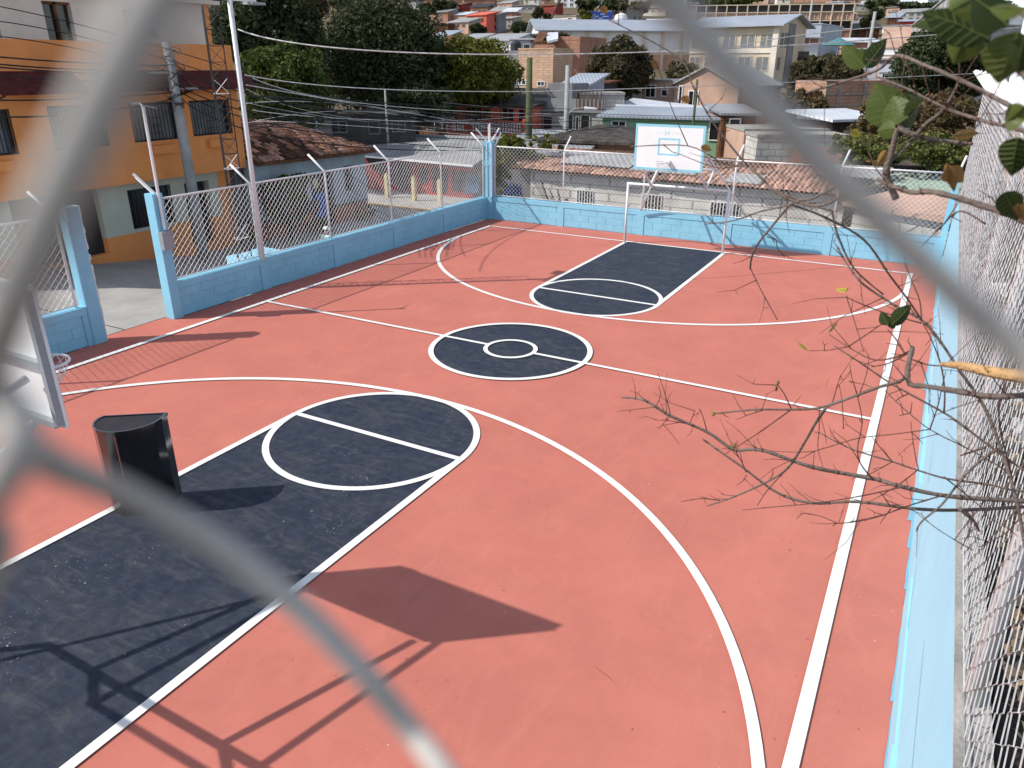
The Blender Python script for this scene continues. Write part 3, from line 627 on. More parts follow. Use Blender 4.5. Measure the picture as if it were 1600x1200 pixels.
for i in range(cols):
    for j in range(rows):
        s = (i + .5) / cols; u0 = j / rows
        a = E0.lerp(E1, s).lerp(R0.lerp(R1, s), u0); b = E0.lerp(E1, s).lerp(R0.lerp(R1, s), u0 + 1.0 / rows)
        d = (b - a).normalized(); x = (E1 - E0).normalized(); z = x.cross(d).normalized(); z = z if z.z > 0 else -z; x = d.cross(z)
        q = 2 if random.random() < (.6 if u0 < .5 and s < .6 else .12) else (1 if random.random() < .6 else 0)  # dark tiles crowd the lower left, painting in the roof's shade; few elsewhere
        o = bpy.data.objects.new('roof_tile', tv[q]); COL.objects.link(o); o.parent = th
        R = Matrix((x, d, z)).transposed(); R = R @ Matrix.Rotation(random.uniform(-.1, .1), 3, 'Z')
        o.matrix_local = Matrix.Translation(a - woff(th) + z * .03 + x * random.uniform(-.02, .02)) @ R.to_4x4()

# ================================================================== LEAVES
def leaves(mb, c, rx, ry, rz, n, size, clumps=None, seed=0, flat=.0):
    rnd = random.Random(seed); c = Vector(c); clumps = clumps or max(8, int(n / 130)); cl = []
    for i in range(clumps):
        while True:
            d = Vector((rnd.uniform(-1, 1), rnd.uniform(-1, 1), rnd.uniform(-.75, 1)))
            if .2 < d.length < 1: break
        d = d.normalized() * rnd.uniform(.55, 1.0); cl.append((d, rnd.uniform(.16, .34)))
    for i in range(n):
        d, r = cl[rnd.randrange(clumps)]
        e = Vector((rnd.gauss(0, 1), rnd.gauss(0, 1), rnd.gauss(0, 1))).normalized() * r * rnd.uniform(.6, 1.08) ** .5
        q = d + e; p = c + Vector((q.x * rx, q.y * ry, q.z * rz))
        nrm = (e * .9 + Vector((rnd.uniform(-.7, .7), rnd.uniform(-.7, .7), rnd.uniform(-.2, .9)))).normalized()
        a = nrm.orthogonal().normalized(); a = (Matrix.Rotation(rnd.uniform(0, 6.28), 3, nrm) @ a); b = nrm.cross(a); s = size * rnd.uniform(.6, 1.4)
        k = len(mb.v); mb.v += [tuple(p + a * s), tuple(p + b * s * .45), tuple(p - a * s), tuple(p - b * s * .45)]; mb.f.append((k, k + 1, k + 2, k + 3))
def tree(name, label, u, v, D, ru, rv, mat, n=5000, size=.2, seed=1, vb=None, squash=1., group=None, sub=None, cat='tree'):
    c = V(u, v, D); sc = (V(u + 10, v, D) - c).length / 10; rx = ru * sc; rz = abs((V(u, v - rv, D) - c).z)
    z0 = terr(c) if vb is None else V(u, vb, D).z
    t = thing(name, label, cat, (c.x, c.y, z0), group)
    m = MB()
    for (du, dv, f) in (sub or [(0, 0, 1)]):
        leaves(m, V(u + du * ru, v + dv * rv, D), rx * f, rx * squash * f, rz * f, int(n * f * f), size, seed=seed + int(100 * f + du * 10))
    m.build('crown', mat, t)
    m = MB(); rnd = random.Random(seed)
    h = c.z - z0; pts = [Vector((c.x, c.y, z0 - .3)), Vector((c.x + .1 * rx, c.y, z0 + h * .5)), c]
    m.tube(pts, [rx * .09 + .05, rx * .07 + .03, rx * .03 + .01], 7)
    for k in range(6):
        a = rnd.uniform(0, 6.28); m.tube([pts[1].lerp(pts[2], rnd.uniform(-.3, .7)), c + Vector((math.cos(a) * rx * .45, math.sin(a) * rx * .45, rz * rnd.uniform(-.1, .4))), c + Vector((math.cos(a) * rx * .85, math.sin(a) * rx * .8, rz * rnd.uniform(.0, .6)))], [rx * .035 + .01, rx * .02 + .006, .01], 5)
    m.build('trunk', trunkm, t, True); return t
tree('mango_tree', 'largest dark round mango tree, centre left above the street wires', 600, 92, 58, 90, 94, lf_dark, 50000, .15, 3, sub=[(0, 0, 1), (.35, .55, .5)])
tree('shade_tree', 'dark tall tree just right of the orange building, behind the white pole', 415, 45, 52, 85, 75, lf_dark, 24000, .18, 5)
tree('shade_tree', 'brighter green tree low behind the clay tile roof', 447, 138, 44, 68, 62, lf_green, 22000, .15, 8)
tree('shade_tree', 'dark tree with brownish patches between the white pole and the big mango tree', 472, 25, 64, 34, 50, lf_brown, 7000, .2, 9)
tree('yellow_green_tree', 'yellow green round tree to the right of the big dark mango tree', 743, 116, 60, 62, 54, lf_yel, 26000, .15, 11)
tree('mango_tree', 'mango tree with reddish new leaves in front of the long warehouse', 968, 108, 70, 49, 44, lf_red, 17000, .16, 13)
tree('small_tree', 'small dusty olive tree at the foot of the warehouse wall', 1064, 120, 76, 30, 26, lf_olive, 5000, .2, 15)
tree('mango_tree', 'orange tinged tree in front of the white shed and the gabled school block', 1287, 118, 66, 50, 34, lf_red, 9000, .2, 17)
tree('mango_tree', 'dark leafy mango tree at the upper right beside the blue tarpaulin', 1478, 98, 52, 68, 58, lf_dark, 26000, .15, 19)
tree('shade_tree', 'dark shaded tree below the gabled school block', 1252, 175, 56, 36, 34, lf_brown, 6000, .22, 21)
tree('shade_tree', 'dark tree behind the corner house, low beside the coral balcony', 640, 165, 54, 60, 34, lf_dark, 7000, .24, 22)
for i, (u, v, D, ru, rv, mt, lb) in enumerate([(845, 24, 210, 14, 12, lf_red, 'small reddish tree on the hillside left of the bare branch'), (838, 42, 160, 18, 8, lf_green, 'low green bush in front of the white hillside house'),
        (1358, 25, 170, 18, 20, lf_dark, 'dark round tree beside the end of the long brick school'), (810, 44, 150, 16, 7, lf_dark, 'dark bush above the long grey roofs'), (745, 45, 190, 12, 5, lf_dark, 'dark bush at the foot of the coral hillside house'),
        (694, 9, 260, 20, 7, lf_dark, 'dark tree clump below the yellow hillside house'), (668, 14, 240, 12, 6, lf_dark, 'small dark tree left of the yellow hillside house'), (925, 10, 260, 28, 9, lf_dark, 'dark trees on the hill behind the blue billboard'), (985, 8, 280, 50, 11, lf_dark, 'broad dark wood on the hill above the warehouse roof'), (1120, 2, 290, 60, 6, lf_green, 'green wood on the skyline above the long brick school'),
        (860, 60, 120, 30, 9, lf_red, 'brown green tree row between grey roof and white box house'), (915, 26, 190, 9, 9, lf_yel, 'small yellow green tree left of the blue billboard'), (1420, 8, 300, 60, 9, lf_dark, 'dark wood high on the right hand hill'), (1500, 50, 90, 30, 20, lf_dark, 'dark tree right of the tiered cream house'),
        (1555, 12, 330, 40, 6, lf_dark, 'low trees on the right hand skyline'), (540, 4, 280, 30, 8, lf_dark, 'dark trees on the hill top behind the big mango tree')]):
    tree('hillside_tree', lb, u, v, D, ru, rv, mt, 1300, .5 * D / 150, 30 + i)

# slope of bushes at the right
t = thing('bush_bank', 'bank of brown and green bushes beyond the far right corner of the court', 'bushes', tuple(V(1430, 262, 38)))
m = MB()
for i in range(30):
    rnd = random.Random(900 + i); c = V(1350 + 175 * rnd.random(), 160 + 58 * rnd.random(), 44 - rnd.random() * 5); leaves(m, c, 1.0, 1.0, .75, 420, .12, 8, i)
tag(m.build('brown_foliage', lf_brown, t), kind='stuff')
m = MB()
for i in range(34):
    rnd = random.Random(500 + i); c = V(1322 + 200 * rnd.random(), 222 + 30 * rnd.random(), 36 - rnd.random() * 3); leaves(m, c, .95, .8, .5, 520, .09, 8, i)
tag(m.build('green_foliage', lf_hedge, t), kind='stuff')
m = MB(); a = V(1320, 262, 35.5); b = V(1540, 262, 35.5); c = V(1540, 190, 46); d = V(1320, 190, 46); c.z = d.z = 2.6
m.add([a, b, c, d, (a.x, a.y, -1.2), (b.x, b.y, -1.2), (c.x, c.y, -1.2), (d.x, d.y, -1.2)], [(0, 1, 2, 3), (0, 4, 5, 1), (1, 5, 6, 2), (3, 2, 6, 7), (0, 3, 7, 4)]); m.build('earth_bank', dirt, t)
t = thing('vine_bush', 'yellow green bush beside the blue gate left of the long tiled house', 'bush', tuple(V(800, 300, 34)))
m = MB()
for i in range(22):
    rnd = random.Random(70 + i); c = V(768 + 22 * rnd.random(), 235 + 60 * rnd.random(), 33.0 + rnd.random()) if i < 12 else V(780 + 110 * rnd.random(), 224 + 14 * rnd.random(), 37)
    leaves(m, c, .55, .6, .5, 330, .08, 7, i)
m.build('foliage', lf_yel, t)
t = thing('round_bush', 'big round green bush in front of the pale blue house', 'bush', (-15.1, 8.5, -.7))
m = MB(); leaves(m, (-15.1, 8.6, .95), 1.0, 1.15, .95, 5200, .09, 26, 5); m.build('foliage', lf_green, t)
m = MB(); m.tube([(-15.1, 8.6, -.8), (-15.1, 8.6, .5)], .09, 6); m.build('trunk', trunkm, t)
for i, y in enumerate((6.6, 10.2, 10.6, 13.6)):
    m = MB(); leaves(m, (-15.3, y, -.4), .45, .5, .35, 700, .07, 7, 50 + i)
    solo(m, 'low_plant', lf_green, ['low leafy plant against the brick red dado near the orange corner column', 'low leafy plant right of the big round bush', 'low plant beside the dark doorway of the pale blue house', 'low plant by the street corner of the pale blue house'][i], 'plant', (-15.3, y, -.75))

# ================================================================== HOUSES
def house(name, label, u0, u1, vt, vb, D0, D1, dep, wm, roof, wins=(), cat='house', wmat=None, ext=None, group=None, frame=None, sidewins=()):
    if D1 is None: D1 = D0 - .52 * (u1 - u0) * D0 / FPX          # facade square to the court, like most of the town
    P0 = V(u0, vb, D0); P1 = V(u1, vb, D1); z0 = P0.z; O = Vector((P0.x, P0.y, 0)); e = Vector((P1.x - P0.x, P1.y - P0.y, 0)); w = e.length; ex = e.normalized(); ey = Vector((-ex.y, ex.x, 0))
    h = V(u0, vt, D0).z - z0; gz = min(terr(O), terr(O + ex * w)); zb = min(z0, gz) - .6
    t = thing(name, label, cat, (O + ex * w / 2) + Vector((0, 0, min(z0, gz))), group)
    m = MB(); m.fbox(O, ex, ey, 0, w, 0, dep, zb, z0 + h); wl = m.build('wall', wm, t)
    P = lambda x, y, z: O + ex * x + ey * y + Vector((0, 0, z))
    ty, rm, rise, ov = roof; m = MB(); zt = z0 + h; th_ = .14
    if ty == 'flat': m.fbox(O, ex, ey, -ov, w + ov, -ov, dep + ov, zt + .002, zt + .16)
    elif ty == 'para':
        m.fbox(O, ex, ey, -.03, w + .03, -.03, .15, zt + .002, zt + rise); m.fbox(O, ex, ey, -.03, .15, .151, dep, zt + .002, zt + rise); m.fbox(O, ex, ey, w - .15, w + .03, .151, dep, zt + .002, zt + rise)
    elif ty == 'shed':
        m.slab([P(-ov, -ov, zt + .14), P(w + ov, -ov, zt + .14), P(w + ov, dep + ov, zt + rise), P(-ov, dep + ov, zt + rise)], th_)
        m.add([P(.02, .02, zt), P(w - .02, .02, zt), P(w - .02, dep, zt), P(.02, dep, zt), P(w - .02, dep, zt + rise - .2), P(.02, dep, zt + rise - .2)], [(1, 2, 4), (0, 5, 3), (2, 3, 5, 4)])
    elif ty == 'gable':
        m.slab([P(-ov, -ov, zt), P(w + ov, -ov, zt), P(w + ov, dep / 2, zt + rise), P(-ov, dep / 2, zt + rise)], th_); m.slab([P(-ov, dep / 2, zt + rise), P(w + ov, dep / 2, zt + rise), P(w + ov, dep + ov, zt), P(-ov, dep + ov, zt)], th_)
        for x in (.01, w - .25):
            g_ = MB(); g_.add([P(x, 0, zt), P(x, dep, zt), P(x, dep / 2, zt + rise - .14), P(x + .24, 0, zt), P(x + .24, dep, zt), P(x + .24, dep / 2, zt + rise - .14)], [(0, 2, 1), (3, 4, 5), (0, 3, 5, 2), (1, 2, 5, 4)]); g_.build('gable_wall', wm, t)
    elif ty == 'gablef':
        m.slab([P(-ov, -ov, zt), P(w / 2, -ov, zt + rise), P(w / 2, dep, zt + rise), P(-ov, dep, zt)], th_); m.slab([P(w / 2, -ov, zt + rise), P(w + ov, -ov, zt), P(w + ov, dep, zt), P(w / 2, dep, zt + rise)], th_)
        g_ = MB(); g_.add([P(0, .01, zt), P(w, .01, zt), P(w / 2, .01, zt + rise - .14), P(0, .3, zt), P(w, .3, zt), P(w / 2, .3, zt + rise - .14)], [(0, 1, 2), (3, 5, 4), (0, 2, 5, 3), (1, 4, 5, 2)]); g_.build('gable_wall', wm, t)
    elif ty == 'hip':
        i = min(dep / 2, w * .4); m.slab([P(-ov, -ov, zt), P(w + ov, -ov, zt), P(w - i, dep / 2, zt + rise), P(i, dep / 2, zt + rise)], th_); m.slab([P(w + ov, -ov, zt), P(w + ov, dep + ov, zt), P(w - i, dep / 2, zt + rise)], th_)
        m.slab([P(-ov, dep + ov, zt), P(-ov, -ov, zt), P(i, dep / 2, zt + rise)], th_); m.slab([P(w + ov, dep + ov, zt), P(-ov, dep + ov, zt), P(i, dep / 2, zt + rise), P(w - i, dep / 2, zt + rise)], th_)
    m.build('roof' if ty != 'para' else 'parapet', rm, t)
    def win(a, b, c, d, front=True, X=0):
        fm = frame or whitem
        if front:
            x0, x1, y = a * w, b * w, 0; zz0, zz1 = z0 + c * h, z0 + d * h; f = .07 if D0 < 90 else .14
            mm = MB(); mm.fbox(O, ex, ey, x0, x1, -.045, -.005, zz0, zz1); wo = mm.build('window' if c > .03 else 'door', wmat or glass, t)
            mm = MB()
            for q in ((x0 - f, x1 + f, zz1 + .001, zz1 + f), (x0 - f, x1 + f, zz0 - f, zz0 - .001), (x0 - f, x0 - .001, zz0, zz1), (x1 + .001, x1 + f, zz0, zz1)): mm.fbox(O, ex, ey, q[0], q[1], -.09, 0, q[2], q[3])
            if x1 - x0 > .7: mm.fbox(O, ex, ey, (x0 + x1) / 2 - f * .35, (x0 + x1) / 2 + f * .35, -.07, -.046, zz0, zz1)
            mm.build('frame', fm, wo)
        else:
            y0, y1 = a * dep, b * dep; zz0, zz1 = z0 + c * h, z0 + d * h; xx = w if X else 0; s = 1 if X else -1
            mm = MB(); mm.fbox(O, ex, ey, min(xx, xx + s * .05), max(xx, xx + s * .05), y0, y1, zz0, zz1); mm.build('window', wmat or glass, t)
    for q in wins: win(*q)
    for q in sidewins: win(*q[:4], False, q[4])
    return t, O, ex, ey, w, h, z0

# -- long low tiled house right behind the far wall
lh = thing('long_tiled_house', 'long low house with patched clay tile roof behind the far end of the court', 'house', (0, 18, -.75))
m = MB(); wn = [(-6.5, -5.7, -.1, .75), (-3.4, -2.5, -.3, .8), (-.35, .85, -.1, .72)]
yy = sorted(set([-8.9, 4.8] + [q for o in wn for q in o[:2]])); zz = sorted(set([-1.0, 1.5] + [q for o in wn for q in o[2:]]))
for a, b in zip(yy, yy[1:]):
    for c, d in zip(zz, zz[1:]):
        if not any(o[0] < (a + b) / 2 < o[1] and o[2] < (c + d) / 2 < o[3] for o in wn): m.box((a, 18, c), (b, 18.25, d))
m.build('wall', blockw, lh)
for i, o in enumerate(wn):
    mm = MB(); mm.box((o[0], 18.2, o[2]), (o[1], 18.24, o[3])); w_ = mm.build('window', darkm if i != 1 else rust, lh); mm = MB(); k = int((o[1] - o[0]) / .13)
    for j in range(k + 1): x = o[0] + (o[1] - o[0]) * j / k; mm.bar((x, 17.97, o[2]), (x, 17.97, o[3]), .035)
    for z in (o[2], o[3], o[2] + .15): mm.bar((o[0], 17.96, z), (o[1], 17.96, z), .03)
    mm.build('grille', whitem, w_)
m = MB(); m.slab([(-10.1, 17.62, 1.60), (4.9, 17.62, 1.45), (4.9, 21.5, 2.1), (-10.1, 21.5, 2.2)], .08); m.slab([(-10.1, 21.5, 2.2), (4.9, 21.5, 2.1), (4.9, 26, 1.5), (-10.1, 26, 1.5)], .08); m.build('roof_deck', rust, lh)
m = MB()
for i in range(67):
    x = -10 + i * .222
    if 30 < i < 34: continue
    for j in range(9 if (i < 12 or i > 52) else (2 if i < 30 else 6)):
        y = 17.5 + j * .40; f = (y - 17.62) / 3.88; z = 1.62 - .009 * (x + 10) + f * .6 + random.uniform(-.01, .015)
        L = .46; r = .10; k = len(m.v); xo = random.uniform(-.02, .02); yo = random.uniform(-.03, .03)
        for (dy, rr) in ((0, r * 1.15), (L, r)):
            for q in range(5): a = math.pi * q / 4; m.v.append((x + xo + rr * math.cos(a), y + yo + dy, z + dy * .15 + rr * .8 * math.sin(a)))
        m.f += [(k + q, k + q + 1, k + q + 6, k + q + 5) for q in range(4)] + [(k + 4, k + 3, k + 2, k + 1, k)]
tag(m.build('clay_tiles', ctile2, lh, True), kind='stuff')
for (x0, x1, y0, y1) in ((-7.6, -4.2, 18.4, 20.6), (-4.1, -1.2, 18.1, 20.2), (.2, 1.6, 17.55, 18.8), (3.5, 6.1, 19.5, 21.2)):
    mm = MB(); zf = lambda x, y: 1.60 - .009 * (x + 10) + (y - 17.62) / 3.88 * .6 + .16
    mm.slab([(x0, y0, zf(x0, y0)), (x1, y0, zf(x1, y0)), (x1, y1, zf(x1, y1)), (x0, y1, zf(x0, y1))], .03); mm.build('roof_sheet', corr, lh)
mm = MB(); mm.bar((-7.4, 17.7, -.7), (-8.2, 17.75, 1.0), .06); mm.bar((-6.9, 17.6, -.6), (-7.35, 17.7, .75), .05)
solo(mm, 'leaning_post', darkm, 'dark poles leaning against the pale block wall of the long tiled house', 'pole', (-7.5, 17.7, -.7))
mm = MB(); mm.tube([(-10.05, 16.2, -.75), (-10.05, 16.2, 1.15)], .07, 8); mm.bar((-10.1, 16.1, .0), (-11.6, 15.6, -.8), .06); mm.bar((-10, 16.2, 1.0), (-9.9, 16.2, 1.05), .1)
solo(mm, 'gate_post', whitem, 'white pipe post with a slanting brace behind the far corner pillar', 'post', (-10.05, 16.2, -.75))
t = thing('blue_gate', 'dark blue slatted gate left of the long tiled house', 'gate', (-9.4, 17.2, -.75))
mm = MB(); mm.box((-9.9, 17.2, -.75), (-8.95, 17.24, .8)); mm.build('panel', pm('blue_gate_paint', (.02, .07, .25), .6, .2, 3), t)
for i in range(6): mm = MB(); mm.bar((-9.85 + i * .17, 17.15, -.7), (-9.85 + i * .17, 17.15, .95), .05); mm.build('slat', MATS['blue_gate_paint'], t)
t = thing('flower_basket', 'pink flower heap on the ledge of the long tiled house', 'flowers', (-6.9, 17.6, -.3))
mm = MB(); leaves(mm, (-7.0, 17.5, .1), .35, .3, .25, 400, .05, 6, 5); mm.build('foliage', pm('pink_leaves', (.35, .08, .12), .7, .3, 3, 0, island=.4), t)

# -- red house with the big grey corrugated roof
rh = thing('red_house', 'red house under a wide grey corrugated roof behind the three yellow posts', 'house', (-16, 20.8, -.65))
YR = 20.8; m = MB(); m.box((-24.0, YR, -1), (oY(YR, 738, 258).x, YR + .25, oY(YR, 740, 262).z)); m.build('wall', redr, rh)
def face(uv, y, name, mat, t=.05):
    P = [oY(y, u, v) for u, v in uv]; n = len(P); m = MB(); m.add([tuple(p) for p in P] + [(p.x, p.y + t, p.z) for p in P], [tuple(range(n)), tuple(range(2 * n - 1, n - 1, -1))] + [(i, i + n, (i + 1) % n + n, (i + 1) % n) for i in range(n)]); m.build(name, mat, rh)
face([(554, 238), (570, 243), (580, 262), (600, 282), (622, 303), (606, 306), (588, 282), (570, 268), (560, 258)], YR - .06, 'orange_swoosh', coralw)
for q in ([(572, 246), (602, 250), (602, 276), (584, 262)], [(612, 252), (642, 256), (640, 292), (628, 300), (606, 274)], [(655, 262), (668, 262), (668, 288), (655, 287)], [(676, 262), (700, 264), (698, 302), (676, 300)], [(708, 266), (728, 268), (726, 300), (706, 298)]): face(q, YR - .03, 'opening', darkm, .025)
face([(728, 270), (748, 272), (748, 300), (726, 304)], YR - .03, 'mural_panel', pm('mural_blue', (.05, .12, .22), .8, .2), .025)
E0_ = [oY(20.2, 538, 240), oY(20.2, 740, 258)]; E1_ = [oY(28, 800, 214), oY(28, 565, 207)]
m = MB(); m.slab([tuple(q) for q in E0_ + E1_], .08); m.build('roof', corr, rh)
m = MB(); m.bar(E0_[0] - Vector((0, .06, .04)), E0_[1] - Vector((0, .06, .04)), .1); m.build('gutter', whitem, rh)
for i, (u, v) in enumerate(((606, 312), (648, 317), (688, 323))):
    q = oZ(-.75, u, v); x, y = q.x, q.y; m = MB(); m.box((x - .1, y - .1, -.65), (x + .1, y + .1, .55)); m.box((x - .06, y - .06, .551), (x + .06, y + .06, .64))
    solo(m, 'kerb_post', yel, ['leftmost of the three pale yellow posts on the pavement by the red house', 'middle one of the three pale yellow posts on the pavement by the red house', 'rightmost of the three pale yellow posts on the pavement by the red house'][i], 'post', (x, y, -.65), 'yellow posts on the pavement')

# -- middle distance
house('low_roof_house', 'low house with broad pale sheet roof behind the corner pillar', 760, 905, 240, 250, 38, 37, 13, grayr, ('shed', corrl, .22, .3))
t, O, ex, ey, w, h, z0 = house('balcony_house', 'coral house with a white railed balcony behind the mossy pole', 715, 832, 164, 206, 61, None, 7, coralw, ('shed', dtile, 1.1, .3), [(.12, .28, .42, .93), (.36, .46, .42, .88), (.62, .76, .40, .93), (.83, .98, .4, .92)], frame=coralw)
for k in range(3): m = MB(); m.fbox(O, ex, ey, [0, w * .5, w * .98][k], [0, w * .5, w * .98][k] + .16, -1.3, -1.12, z0 - .2, z0 + 1.2); m.build('balcony_post', coralw, t)
m = MB(); m.fbox(O, ex, ey, 0, w, -1.25, -.05, z0 - .3, z0 + .12); m.build('balcony_floor', coralw, t)
m = MB(); m.fbox(O, ex, ey, .17, w, -1.28, -1.14, z0 + .95, z0 + 1.05); m.build('balcony_rail', coralw, t)
for i in range(26):
    if i % 13 in (5, 6, 7) and i < 13: continue
    m = MB(); x = .3 + (w - .5) * i / 26; m.fbox(O, ex, ey, x, x + .09, -1.25, -1.17, z0 + .13, z0 + .94); m.build('baluster', white, t)
house('maroon_house', 'dark maroon house at the left of the coral balcony house', 640, 714, 176, 206, 64, None, 6, rust, ('shed', dtile, .6, .4), [(.4, .7, .2, .8), (.82, .95, .1, .8)])
t, O, ex, ey, w, h, z0 = house('arched_house', 'grey house with dark arched openings behind the street lamp', 833, 942, 173, 208, 59.5, None, 8, block, ('flat', grayr, 0, .25), [(.02, .28, .05, .75), (.46, .58, .1, .86), (.70, .81, .1, .86), (.63, .66, .1, .8)], frame=block)
m = MB(); m.fbox(O, ex, ey, 0, w, .1, .25, z0 + h + .17, z0 + h + .9); m.fbox(O, ex, ey, w * .1, w * .45, 1.2, 4, z0 + h + .17, z0 + h + 1.9); m.build('terrace_wall', grayr, t)
for i in range(7): m = MB(); x = w * .62 + i * w * .055; m.fbox(O, ex, ey, x, x + .05, -.05, 0, z0 + h + .17, z0 + h + 1.5); m.build('terrace_rail_post', rust, t)
house('rooftop_shed', 'white and pink shed with light blue tin roof above the arched house', 880, 918, 134, 166, 63, None, 3, bgw, ('shed', corrb, .9, .3), [(.72, .98, .3, .95)], wmat=redr)
house('rooftop_room', 'dark open room with a rusty sheet roof right of the rooftop shed', 905, 940, 132, 156, 66, None, 3, darkm, ('shed', rust, .35, .3))
house('terrace_block', 'low block wall of the roof terrace in front of the red tinged mango tree', 905, 975, 148, 168, 60, 60, 3, block, ('flat', conc, 0, .05))
house('green_house', 'green house under a light blue sheet roof behind the far backboard', 940, 1128, 183, 215, 54, 51, 5, greenw, ('shed', corrb, .5, .35), [(.09, .2, .35, .8), (.9, .98, .1, .9)])
m = MB(); a = V(962, 163, 60); b = V(990, 153, 64); c = V(1118, 168, 60); d = V(1135, 176, 54.5); e = V(1050, 178, 56); m.slab([a, e, d, c, b], .1); solo(m, 'tin_roof', tin, 'bright white tin roof sloping above the light blue one', 'roof', tuple(a))
m = MB(); m.fbox(V(1000, 200, 60), RH, FH, -2, 5.5, 0, 2, -2.0, .6); solo(m, 'back_wall', block, 'grey wall under the bright white tin roof', 'wall', tuple(V(1000, 200, 60)))
house('hip_roof_house', 'brown tiled hip roof house with tan brick wall left of the far backboard', 850, 990, 216, 245, 42, 40, 7, brickt, ('hip', dtile, .55, .5), [(.0, .02, .1, .2)])
house('tan_brick_house', 'tall unfinished tan brick house above the arched house', 810, 863, 78, 152, 86, None, 4.6, brickt, ('flat', brickt, 0, .05), [(.12, .22, .28, .36), (.58, .76, .26, .34), (.02, .08, .28, .36)])
t, *_ = house('red_brick_house', 'red brick house with a stepped parapet in front of the warehouse', 868, 904, 63, 125, 98, None, 7.5, brickr, ('para', brickr, .4, 0))
house('blue_grey_house', 'pale concrete box house with white frame behind the dark water tanks', 798, 832, 62, 100, 100, 100, 5, bgw, ('flat', white, 0, .25), [(.03, .25, .5, .9), (.6, .85, .3, .8)])
house('red_brick_hut', 'small red brick hut with rusty propped roof beside the blue grey box house', 832, 868, 66, 100, 100, None, 4, brickr, ('flat', rust, 0, .2))
m = MB(); a = V(842, 65, 97); m.slab([V(833, 66, 95), V(846, 66, 95), V(856, 50, 98), V(842, 50, 98)], .1); solo(m, 'rusty_sheet', rust, 'rusty propped up roof sheet on the small red brick hut', 'roof sheet', tuple(a))
m = MB(); m.slab([V(856, 64, 95), V(872, 60, 95), V(872, 50, 99), V(852, 51, 99)], .25); solo(m, 'white_tarpaulin', tin, 'crumpled white tarpaulin right of the rusty propped roof sheet', 'tarpaulin', tuple(V(856, 64, 95)))
for u, v, l in ((806, 79, 'black water tank on the roof below the pale box house'), (793, 138, 'black domed water tank behind the coral balcony house')):
    D = 90 if v < 100 else 66; p = V(u, v, D); m = MB(); m.tube([p, p + Vector((0, 0, .7)), p + Vector((0, 0, .9)), p + Vector((0, 0, 1.0))], [.6, .6, .4, .15], 12); solo(m, 'water_tank', darkm, l, 'tank', tuple(p))
    mm = MB(); mm.box(p + Vector((-.8, -.8, -3)), p + Vector((.8, .8, -.01))); solo(mm, 'tank_stand', grayr, 'grey block stand under the ' + l.split(' on ')[0].split(' behind')[0] + (' near the pale box house' if v < 100 else ' behind the coral house'), 'stand', tuple(p - Vector((0, 0, 3))))
house('long_grey_roof', 'long low building with red edged grey metal roof above the yellow green tree', 758, 802, 63, 74, 116, None, 9, white, ('gable', corrl, 1.0, .4), [(.3, .9, .1, .5)], wmat=white)
house('long_grey_roof', 'smaller grey roof left of the red edged one', 722, 750, 60, 72, 122, None, 8, white, ('gable', corrl, .8, .4))
m = MB()
for a, b in ((V(752, 50, 113), V(748, 58, 112)), ((V(752, 50, 113)), V(790, 68, 112))): pass
house('pink_house', 'pinkish brick house with a black window right of the mango tree', 1002, 1052, 127, 170, 71, None, 7, pinkr, ('flat', grayr, 0, .1), [(.12, .4, .45, .85), (.62, .78, .5, .7)])
house('gable_house', 'pink brick gable house behind the thin dark pole', 1050, 1150, 132, 180, 69, 64, 6, pinkr, ('gablef', corr, 1.5, .3), [(.26, .40, .25, .8), (.1, .14, .0, .95)])
house('shack', 'low grey roofed shack right of the green house', 1128, 1178, 180, 212, 50, 50, 4, rust, ('shed', corrl, .5, .3), [(.2, .5, .1, .8)])
house('rubble_wall_house', 'long dusty pink wall with rebar sticking out, behind the far fence', 1160, 1290, 206, 236, 46, 46, 5, pinkr, ('flat', conc, 0, .05))
house('wire_fence_store', 'pale wired enclosure behind the blurred wire', 1180, 1320, 215, 246, 40, 40, 2, blockw, ('flat', conc, 0, .05))
# warehouse and school block
t, O, ex, ey, w, h, z0 = house('warehouse', 'long warehouse with grey roof, white upper wall and brick lower wall', 842, 1075, 47, 112, 128, 130, 14, white, ('gable', corrb, 1.9, .8), cat='warehouse')
for i in range(8): m = MB(); x = w * (i + .5) / 8; m.fbox(O, ex, ey, x - .22, x + .22, -.3, -.002, z0 - 2, z0 + h - .1); m.build('pilaster', beige, t)
m = MB(); m.fbox(O, ex, ey, 0, w, -.12, -.003, z0 - 4, z0 + h * .42); m.build('brick_band', bricko, t)
m = MB(); m.fbox(O, ex, ey, 0, w, -.16, -.003, z0 + h * .42 + .01, z0 + h * .42 + .35); m.build('ledge', beige, t)
t, O, ex, ey, w, h, z0 = house('school_block', 'three storey beige school block with grey windows and overhanging gable roof', 1072, 1204, 43, 148, 108, 100.5, 9, beige, ('gable', corrb, 1.4, .9),
    [(.02, .14, .69, .87), (.2, .32, .69, .87), (.4, .53, .69, .87), (.6, .75, .69, .87), (.82, .95, .69, .87), (.4, .53, .38, .56), (.6, .73, .38, .56), (.80, .93, .38, .56), (.02, .14, .38, .56), (.2, .32, .38, .56)], cat='building', wmat=curt, frame=beige, sidewins=[(.1, .2, .7, .9, 1), (.24, .34, .7, .9, 1), (.08, .18, .38, .56, 1), (.6, .68, .3, .42, 1), (.74, .82, .3, .42, 1), (.88, .95, .3, .42, 1)])
for k in (.28, .62): m = MB(); m.fbox(O, ex, ey, 0, w + .1, -.14, -.003, z0 + h * k, z0 + h * k + .5); m.build('string_course', cream, t)
m = MB(); m.fbox(O, ex, ey, w - .6, w + .12, -.2, -.143, z0 - 2, z0 + h - .05); m.build('corner_pilaster', cream, t)
